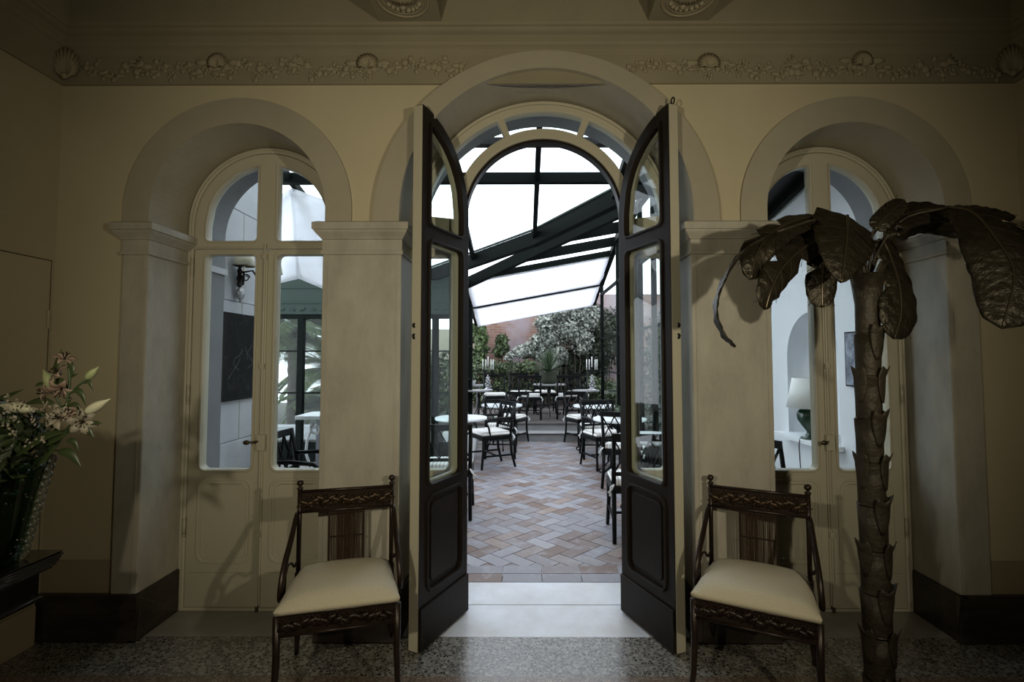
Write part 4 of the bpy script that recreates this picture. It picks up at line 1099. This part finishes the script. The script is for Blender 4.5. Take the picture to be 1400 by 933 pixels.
    # skirt
    edge=[top[0][i] for i in range(nx+1)]+[top[j][nx] for j in range(1,ny+1)]+[top[ny][i] for i in range(nx-1,-1,-1)]+[top[j][0] for j in range(ny-1,0,-1)]
    low=[]; cx,cy=0,0
    n=len(edge); mid=[(x*1.018,y*1.018,.457) for x,y,z in edge]; lo=[(x*.992,y*.992,.438) for x,y,z in edge]
    vs=edge+mid+lo; fs=[]
    for i in range(n):
        j=(i+1)%n; fs+= [(i,i+n,j+n,j),(i+n,i+2*n,j+2*n,j+n)]
    fs.append(tuple(range(2*n,3*n)))
    mb.add(vs,fs); mb.build('seat_cushion','fabric',root,smooth=True,merge=True)
    return root
ch=fancy_chair((1.065,2.41,0),R(-27.5),'carved bronze armchair with cream seat right of the open doorway, by the palm sculpture')
c2=copy_tree(ch); c2.location=(-.845,2.43,0); c2.rotation_euler=(0,0,R(15.5)); c2['label']='carved bronze armchair with cream seat left of the open doorway'
# =================================================================== METAL PALM SCULPTURE
PB=Vector((1.490,2.20,0))
pm=tag(empty('palm_sculpture',PB),'tall patinated metal palm tree sculpture standing in front of the right side door','sculpture')
def trunkc(z): # gently leaning centre line, local
    t=z/1.85; return Vector((-.010+.0*t-.012*math.sin(t*3),0,z))
segs=[0,.17,.35,.52,.70,.88,1.06,1.24,1.42,1.60,1.86]
MB().lathe([(.17,0),(.17,.012),(.06,.02)],n=28).build('base_plate','palmtrunk',pm)
for i,(a,b) in enumerate(zip(segs[:-1],segs[1:])):
    ca,cb=trunkc(a),trunkc(b); r0=.056-.0022*i*.5; 
    mb=MB(); N=20; rr=[(r0-.002,a),(r0,a+.01),(r0+.001,(a+b)/2),(r0+.006+(0 if i<9 else .014),b),(r0-.004,b-.004)]
    vs=[];fs=[]
    for k,(r,z) in enumerate(rr):
        c=trunkc(z)
        for j in range(N):
            t=2*PI*j/N; vs.append((c.x+r*math.cos(t)*(1+.04*math.sin(3*t+i)),c.y+r*math.sin(t),z))
    for k in range(len(rr)-1):
        for j in range(N): fs.append((k*N+j,k*N+(j+1)%N,(k+1)*N+(j+1)%N,(k+1)*N+j))
    mb.add(vs,fs); sg=mb.build('trunk_section','palmtrunk',pm,smooth=True)
    if i==9: MB().lathe([(.05,1.84),(.001,1.85)],(ca.x,0,0),16).build('trunk_cap','palmtrunk',sg)
    # bark scales curling outward at the section's top
    ts=[(-1.05,1),(-2.75,1)] if i%2 else [(-1.5,1),(.1,1)]
    if i in(0,): ts=ts[:1]
    for t0,_ in ts:
        mb=MB(); rows=[]
        hh=.115; wd=.52
        for k in range(8):
            v=k/7; z=b-hh*.95+hh*1.35*v; row=[]
            half=wd*(.25+.75*math.sin(min(1,v*1.5)*PI/2))*(1 if v<.8 else 1-(v-.8)*1.5)
            for q in range(9):
                u=-1+2*q/8; t=t0+half*u; r=r0+.006+.008*v+(.013*max(0,v-.72)/.28)*(.6+.4*abs(u))
                zz=z-(.018*(1-abs(u))*(v>.8)) ; row.append((trunkc(z).x+r*math.cos(t),r*math.sin(t),zz))
            rows.append(row)
        mb.grid(rows).build('bark_scale','palmtrunk',sg,smooth=True,thick=.003)
    MB().tube([Vector((trunkc(a).x+(r0+.002)*math.cos(t),(r0+.002)*math.sin(t),a+.006)) for t in [2*PI*j/24 for j in range(25)]],.0018,5,False).build('solder_ring','seam',sg)
# leaves: midrib given by photo points with a depth each
def mleaf(pts,w,side=(0,0,1),fold=.22,notch=(),wprof=None,stem=None,seed=0,edge=False):
    notch=[(a,b,min(.8,c*1.4)) for a,b,c in notch]
    """pts: [(px,py,Y)] midrib from base to tip; w max width; side: approx surface normal"""
    C=[at(*p)-PB for p in pts]; n=30; B=bez(C,n); mb=MB(); rows=[]; random.seed(seed)
    nrm=Vector(side).normalized(); ncol=9
    for i in range(n+1):
        t=i/n; d=(B[min(i+1,n)]-B[max(i-1,0)]).normalized()
        if edge: nrm=d.cross(B[i]+PB-Vector((0,0,CAMZ))).normalized(); nrm=(nrm+.16*(B[i]+PB-Vector((0,0,CAMZ))).normalized()).normalized()
        s=d.cross(nrm).normalized(); u_=s.cross(d)
        if wprof: ww=wprof(t)*w/2
        else: ww=w/2*min(1,(.35+1.5*t))*(1-max(0,(t-.55)/.45)**2.4)**.5 if t<1 else 0
        row=[]
        for q in range(ncol):
            v=-1+2*q/(ncol-1); k=1.0
            for nt,sd,dp in notch:
                if sd*v>0 and 0<=(t-nt)<.09: k=1-dp*(1-(t-nt)/.09)
            row.append(B[i]+s*(ww*v*k)-u_*(fold*ww*abs(v)**1.4)+u_*.004*math.sin(t*40+abs(v)*9)*abs(v))
        rows.append(row)
    mb.grid(rows); lf=mb.build('leaf','palmleaf',pm,smooth=True,thick=.0035,merge=False)
    MB().tube([b+(b-b) + (nrm*.003) for b in B],[.006*(1-.75*i/n)+.0012 for i in range(n+1)],6).build('midrib','seam',lf,smooth=True)
    mb=MB()
    for k in range(4,n-3,4) if not edge else ():
        d=(B[k+1]-B[k-1]).normalized(); s=d.cross(nrm).normalized(); u_=s.cross(d)
        ww=(wprof(k/n)*w/2) if wprof else w/2*min(1,(.35+1.5*k/n))*(1-max(0,(k/n-.55)/.45)**2.4)**.5
        for sg in(-1,1): mb.tube([B[k]+nrm*.003,B[k]+d*.03+s*sg*ww*.5-u_*(fold*ww*.38)+u_*.003,B[k]+d*.06+s*sg*ww*.9-u_*(fold*ww*.86)+u_*.003],.0012,4)
    if mb.v: mb.build('vein','seam',lf)
    if stem: MB().tube(bez([at(*p)-PB for p in stem],10),.006,7).build('leaf_stem','palmtrunk',lf,smooth=True)
    return lf
full=lambda t:(1-(2*t-1)**4)**.5 if 0<t<1 else (.25 if t<=0 else 0)
broad=lambda t:min(1,(.92+.4*t))*(1-max(0,(t-.18)/.82)**1.7)**.7 if t<1 else 0
TOP=(1187,384,2.20)
# A front broad leaf hanging towards the viewer
mleaf([(1158,296,2.12),(1158,318,2.02),(1155,350,1.97),(1150,387,1.95)],.258,(0,-1,.25),.18,[(.25,1,.2)],broad,[TOP,(1180,345,2.18),(1170,312,2.14),(1158,303,2.10)],1)
# B left, arching then hanging
mleaf([(1128,325,2.14),(1098,340,2.06),(1070,366,1.99),(1054,396,1.96),(1046,424,1.96)],.125,(.55,-.65,.5),.25,[(.45,1,.5),(.3,-1,.4)],full,[TOP,(1172,345,2.18),(1150,328,2.16),(1128,325,2.14)],2)
# C below and behind A
mleaf([(1138,330,2.20),(1128,352,2.17),(1124,385,2.15),(1124,421,2.15)],.125,(-.2,-1,.1),.2,[(.35,-1,.6),(.5,1,.45)],full,[TOP,(1170,350,2.2),(1150,335,2.2),(1138,330,2.2)],3)
# D far left curving forward
mleaf([(1140,297,2.18),(1100,299,2.10),(1062,315,2.03),(1036,343,1.98),(1026,383,1.96)],.125,(.35,-.5,.8),.25,[(.4,1,.5),(.6,1,.4)],full,[TOP,(1178,340,2.18),(1165,305,2.18),(1140,297,2.18)],4)
# D2 small dark one beneath
mleaf([(1135,318,2.26),(1095,312,2.28),(1058,328,2.30)],.10,(0,-.8,.4),.2,(),full,[TOP,(1172,340,2.22),(1155,320,2.24),(1135,318,2.26)],12)
# E thin leaf seen edge-on, far left
mleaf([(1060,318,2.02),(1016,346,1.92),(990,384,1.84),(979,423,1.80),(988,455,1.78),(1005,475,1.77)],.085,(.93,.30,.12),.06,[],full,[TOP,(1176,335,2.16),(1130,300,2.1),(1060,318,2.02)],5,edge=True)
# F right below, hanging in front of the jamb
mleaf([(1206,328,2.22),(1217,352,2.20),(1229,392,2.16),(1231,430,2.14),(1222,464,2.13)],.185,(.15,-1,.12),.15,[(.25,1,.4),(.5,1,.3)],lambda t:(.45+.55*min(1,t*1.4))*(1-max(0,(t-.6)/.4)**2.4)**.5 if t<1 else 0,[TOP,(1194,360,2.2),(1197,335,2.22),(1203,328,2.22)],6)
# G small upward leaf pair
mleaf([(1196,314,2.12),(1212,296,2.12),(1236,274,2.14)],.085,(0,-.9,.5),.15,(),full,[TOP,(1190,350,2.18),(1190,325,2.14),(1196,314,2.12)],7)
mleaf([(1200,312,2.16),(1235,295,2.20),(1270,287,2.22),(1312,292,2.24)],.135,(.1,-.9,.6),.2,[(.15,1,.6)],full,[TOP,(1190,350,2.18),(1192,325,2.16),(1200,312,2.16)],8)
# H big right leaf, arching out and hanging towards the viewer
mleaf([(1296,284,2.14),(1330,292,2.02),(1360,326,1.92),(1386,376,1.86),(1370,450,1.84)],.245,(-.35,-1,.45),.2,[(.3,-1,.25)],lambda t:(.35+.9*min(1,t*1.6)*.72)*(1-max(0,(t-.62)/.38)**2.6)**.5 if t<1 else 0,[TOP,(1200,345,2.2),(1235,300,2.18),(1296,284,2.14)],9)
# I underside of the leaf behind
mleaf([(1226,322,2.30),(1262,303,2.34),(1300,306,2.36),(1338,318,2.36)],.13,(0,-.7,-.4),.2,(),full,[TOP,(1196,362,2.22),(1208,335,2.26),(1226,322,2.30)],10)
# J thin leaves pointing right at the back
mleaf([(1300,286,2.26),(1340,290,2.30),(1385,301,2.34)],.08,(0,.3,1),.15,(),full,None,11)
mleaf([(1340,300,2.20),(1380,306,2.16),(1425,330,2.10)],.12,(0,-.3,1),.2,(),full,None,13)
# =================================================================== CONSOLE TABLE, VASE AND FLOWERS
tb=tag(empty('console_table',(-2.13,1.30,0)),'dark ebonised console table with moulded edge against the left wall, under the flowers','table')
x1=.452; y1=.597
mb=MB()
mb.frustum((-.45,-.6,x1-.006,y1-.006),(-.45,-.6,x1,y1),.795,.802)
mb.build('tabletop','tablewood',tb,bevel=.002)
mb=MB()
for k,(z0,z1,e) in enumerate(((.785,.795,0),(.775,.784,.004),(.765,.774,.007),(.755,.764,.012),(.745,.754,.02))):
    mb.box(-.45,-.6,z0,x1-e,y1-e,z1)
mb.build('edge_moulding','tablewood',tb,bevel=.003)
MB().box(-.44,-.58,.655,x1-.045,y1-.045,.745).build('apron','tablewood',tb)
MB().box(-.44,-.59,.640,x1-.036,y1-.036,.655).build('apron_bead','tablewood',tb,bevel=.004)
for y in(-.45,.42): MB().lathe([(.05,0),(.06,.03),(.03,.06),(.035,.3),(.05,.5),(.03,.6),(.045,.64)],(-.25,y,0),16).build('leg','tablewood',tb,smooth=True)
VC=Vector((-1.810,1.74,.802))
vs=tag(empty('flower_vase',VC),'flared green glass vase with a chain of clear glass beads down its side','vase')
MB().lathe([(.001,.0),(.085,.0),(.092,.02),(.105,.10),(.125,.22),(.145,.31),(.155,.335),(.151,.335),(.121,.22),(.100,.10),(.086,.03),(.001,.03)],n=48).build('vase_body','vaseglass',vs,smooth=True)
MB().lathe([(.001,.031),(.085,.031),(.097,.09),(.111,.17),(.122,.24),(.001,.24)],n=32).build('water_and_moss','bouquetleaf',vs,smooth=True)
random.seed(2)
for ang in(.70,-2.3):
    mb=MB()
    for k in range(13):
        t=k/12; z=.018+.32*t; r=.092+.062*t+.008
        mb.ball((r*math.cos(ang),r*math.sin(ang),z),.0145,10,(1.0,.8,1.15))
    mb.build('bead_chain','bead',vs,smooth=True)
mb=MB()
for k in range(70):
    a=random.uniform(-2.8,.3); z=random.uniform(.01,.30); r=.090+.060*z/.335+.004; mb.ball((r*math.cos(a),r*math.sin(a),z),random.uniform(.0015,.0035),6)
o=mb.build('glass_bubbles','bead',vs,smooth=True); o['kind']='stuff'
mb=MB()
for k in range(60):
    a=random.uniform(0,2*PI); r=random.uniform(0,.05); mb.tube([(r*math.cos(a),r*math.sin(a),.03),(r*1.7*math.cos(a+.3),r*1.7*math.sin(a+.3),.36)],.003,5)
FO=Vector((-1.86,1.62,1.16))
bq=tag(empty('lily_bouquet',VC+Vector((0,0,.03))),'bouquet of pale lilies, buds and dark foliage spilling from the green vase','flowers')
BO=VC+Vector((0,0,.03))
mb.v=[(x,y,z-.03) for x,y,z in mb.v]; o=mb.build('stems_in_vase','stem',bq); o['kind']='stuff'
pts=blob_points([(-1.86,1.70,1.24,.25,.18,.10),(-1.74,1.66,1.27,.15,.13,.09),(-1.98,1.68,1.30,.20,.16,.09),(-1.66,1.66,1.22,.10,.10,.08),(-1.82,1.68,1.15,.16,.14,.07),(-1.88,1.66,1.30,.22,.12,.06)],4200,41)
mb=cloud(pts,.045,41,asp=.45); mb.v=[tuple(Vector(v)-BO) for v in mb.v]; o=mb.build('foliage','bouquetleaf',bq); o['kind']='stuff'
# small cream filler blossoms
random.seed(6); mb=MB()
for (x,y) in ((10,563),(8,580),(20,590),(22,572),(45,560),(60,555),(75,557),(95,558),(40,605),(55,600),(30,548),(12,556),(84,562),(48,575),(15,545),(2,570),(70,566)):
    for k in range(7):
        q=at(x+random.uniform(-6,6),y+random.uniform(-4,4),1.50+random.uniform(-.02,.03))
        leaf(mb,q-BO,Vector((random.gauss(0,1),-.3,random.gauss(0,1))).normalized(),Vector((0,-1,.3)),.0095,.008)
o=mb.build('filler_blossom','whitepetal',bq); o['kind']='stuff'
YB=1.58
def q_(x,y,dy=0): return at(x,y,YB+dy)-BO
def bud(a,b,w,m,c0=None):
    A,B_=q_(*a),q_(*b); pr=[.25,.7,.95,1,.9,.65,.3,.08]; 
    o=MB().tube([A.lerp(B_,i/7) for i in range(8)],[w*k for k in pr],10).build('bud',m,bq,smooth=True)
    if c0: MB().tube(bez([q_(*c0[0])]+[q_(*c) for c in c0[1:]]+[A],8),.0035,6).build('bud_stem','stem',o,smooth=True)
bud((75,533),(59,505),.016,'bud',[(84,556),(78,545)])
bud((117,519),(135,501),.012,'bud',[(90,556),(94,540),(104,530)])
bud((115,565),(151,545),.015,'palebud',[(98,585),(106,574)])
bud((46,560),(-4,553),.017,'palebud',[(70,580),(60,568)])
MB().tube(bez([q_(90,558),(q_(95,525)),q_(94,500)],8),.004,6).build('flower_stem','stem',bq,smooth=True)
def bleaf(P,w,name='lily_leaf',m='bouquetleaf',nrm=(0,-1,.5),dy=0):
    B=bez([q_(x,y,dy+ (d if d else 0)) for x,y,*r in P for d in [r[0] if r else 0]],12); mb=MB(); rows=[]; n_=Vector(nrm).normalized()
    for i in range(13):
        t=i/12; d=(B[min(i+1,12)]-B[max(i-1,0)]).normalized(); s=d.cross(n_).normalized(); ww=w/2*math.sin(PI*min(.999,max(.02,t**.8)))
        rows.append([B[i]-s*ww+n_*ww*.3,B[i],B[i]+s*ww+n_*ww*.3])
    return mb.grid(rows).build(name,m,bq,smooth=True,thick=.0015)
for P,w in (([(76,552),(55,548),(30,554)],.022),([(-8,546),(12,541),(32,532)],.016),([(74,512),(79,495),(85,476)],.016),([(96,518),(98,503),(93,490)],.022),
    ([(95,536),(106,534),(113,541),(117,555)],.018),([(113,524),(122,522),(127,534)],.013),([(78,617),(96,620),(112,640)],.026),([(91,602),(101,604),(108,618)],.018),
    ([(110,580),(120,586),(129,600)],.020),([(120,580),(130,578),(139,579)],.013),([(60,525),(54,525),(48,528)],.012),([(74,520),(84,522),(94,532)],.020),([(60,610),(85,595),(104,585)],.028),
    ([(50,640),(75,610),(100,575)],.024),([(20,625),(60,598),(92,590)],.030),([(84,560),(92,552),(99,545)],.012),([(96,516),(102,513),(107,511)],.008),([(90,556),(104,553),(112,566)],.014),([(40,560),(20,556),(4,566)],.02)):
    bleaf(P,w)
def lily(x,y,r,m,seed,face=(0.2,-1,.3),n=6,dy=0):
    random.seed(seed); f=Vector(face).normalized(); a=f.orthogonal().normalized(); b=f.cross(a); c=q_(x,y,dy); mb=MB()
    for k in range(n):
        t=2*PI*k/n+random.uniform(-.2,.2); d=a*math.cos(t)+b*math.sin(t); s=f.cross(d).normalized(); rows=[]
        for i in range(8):
            u=i/7; p=c+d*(r*u)+f*(r*.55*math.sin(u*2.4)*.8-r*.15*u*u); w=r*.24*math.sin(PI*min(.97,.12+u*.86)); rows.append([p-s*w,p+f*(-w*.2),p+s*w])
        mb.grid(rows)
    o=mb.build('lily_flower',m,bq,smooth=True,thick=.001)
    st=MB()
    for k in range(5): t=2*PI*k/5; e=c+f*r*.75+(a*math.cos(t)+b*math.sin(t))*r*.22; st.tube([c,e],.001,4).ball(e,.003,6)
    st.build('stamens','brass',o)
lily(88,492,.032,'petal',1,(.5,-.4,.9)); lily(84,512,.038,'petal',2,(-.5,-.6,.5)); lily(85,530,.042,'petal',3,(.2,-.8,-.6)); lily(68,536,.036,'petal',4,(-.9,-.4,.1))
lily(82,572,.042,'whitepetal',5,(.1,-1,.4)); lily(113,576,.044,'whitepetal',6,(.5,-1,-.1)); lily(98,565,.028,'petal',8,(0,-1,.7))
# =================================================================== WORLD, LAMPS, VIEW
w=bpy.data.worlds.new('sky'); SC.world=w; w.use_nodes=True
b=w.node_tree.nodes['Background']; b.inputs[0].default_value=(.84,.91,1,1); b.inputs[1].default_value=3.7
def spot(name,loc,tgt,P,ang,bl,r=.03,col=(1,.90,.655)):
    l=bpy.data.lights.new(name,'SPOT'); l.energy=P; l.spot_size=R(ang); l.spot_blend=bl; l.shadow_soft_size=r; l.color=col
    o=bpy.data.objects.new(name,l); COL.objects.link(o); o.location=loc
    o.rotation_euler=(Vector(tgt)-Vector(loc)).to_track_quat('-Z','Y').to_euler()
spot('lamp_light',(-.85,-.1,1.80),(-.25,2.8,1.75),92,108,1.0)
spot('lamp_light',(1.35,-.1,1.80),(.2,2.8,1.75),92,108,1.0)
SC.view_settings.view_transform='Standard'; SC.view_settings.look='None'; SC.view_settings.exposure=0; SC.view_settings.gamma=1
SC.view_settings.use_curve_mapping=False
SC.cycles.use_denoising=True; SC.cycles.max_bounces=10; SC.cycles.transparent_max_bounces=24; SC.cycles.sample_clamp_indirect=6
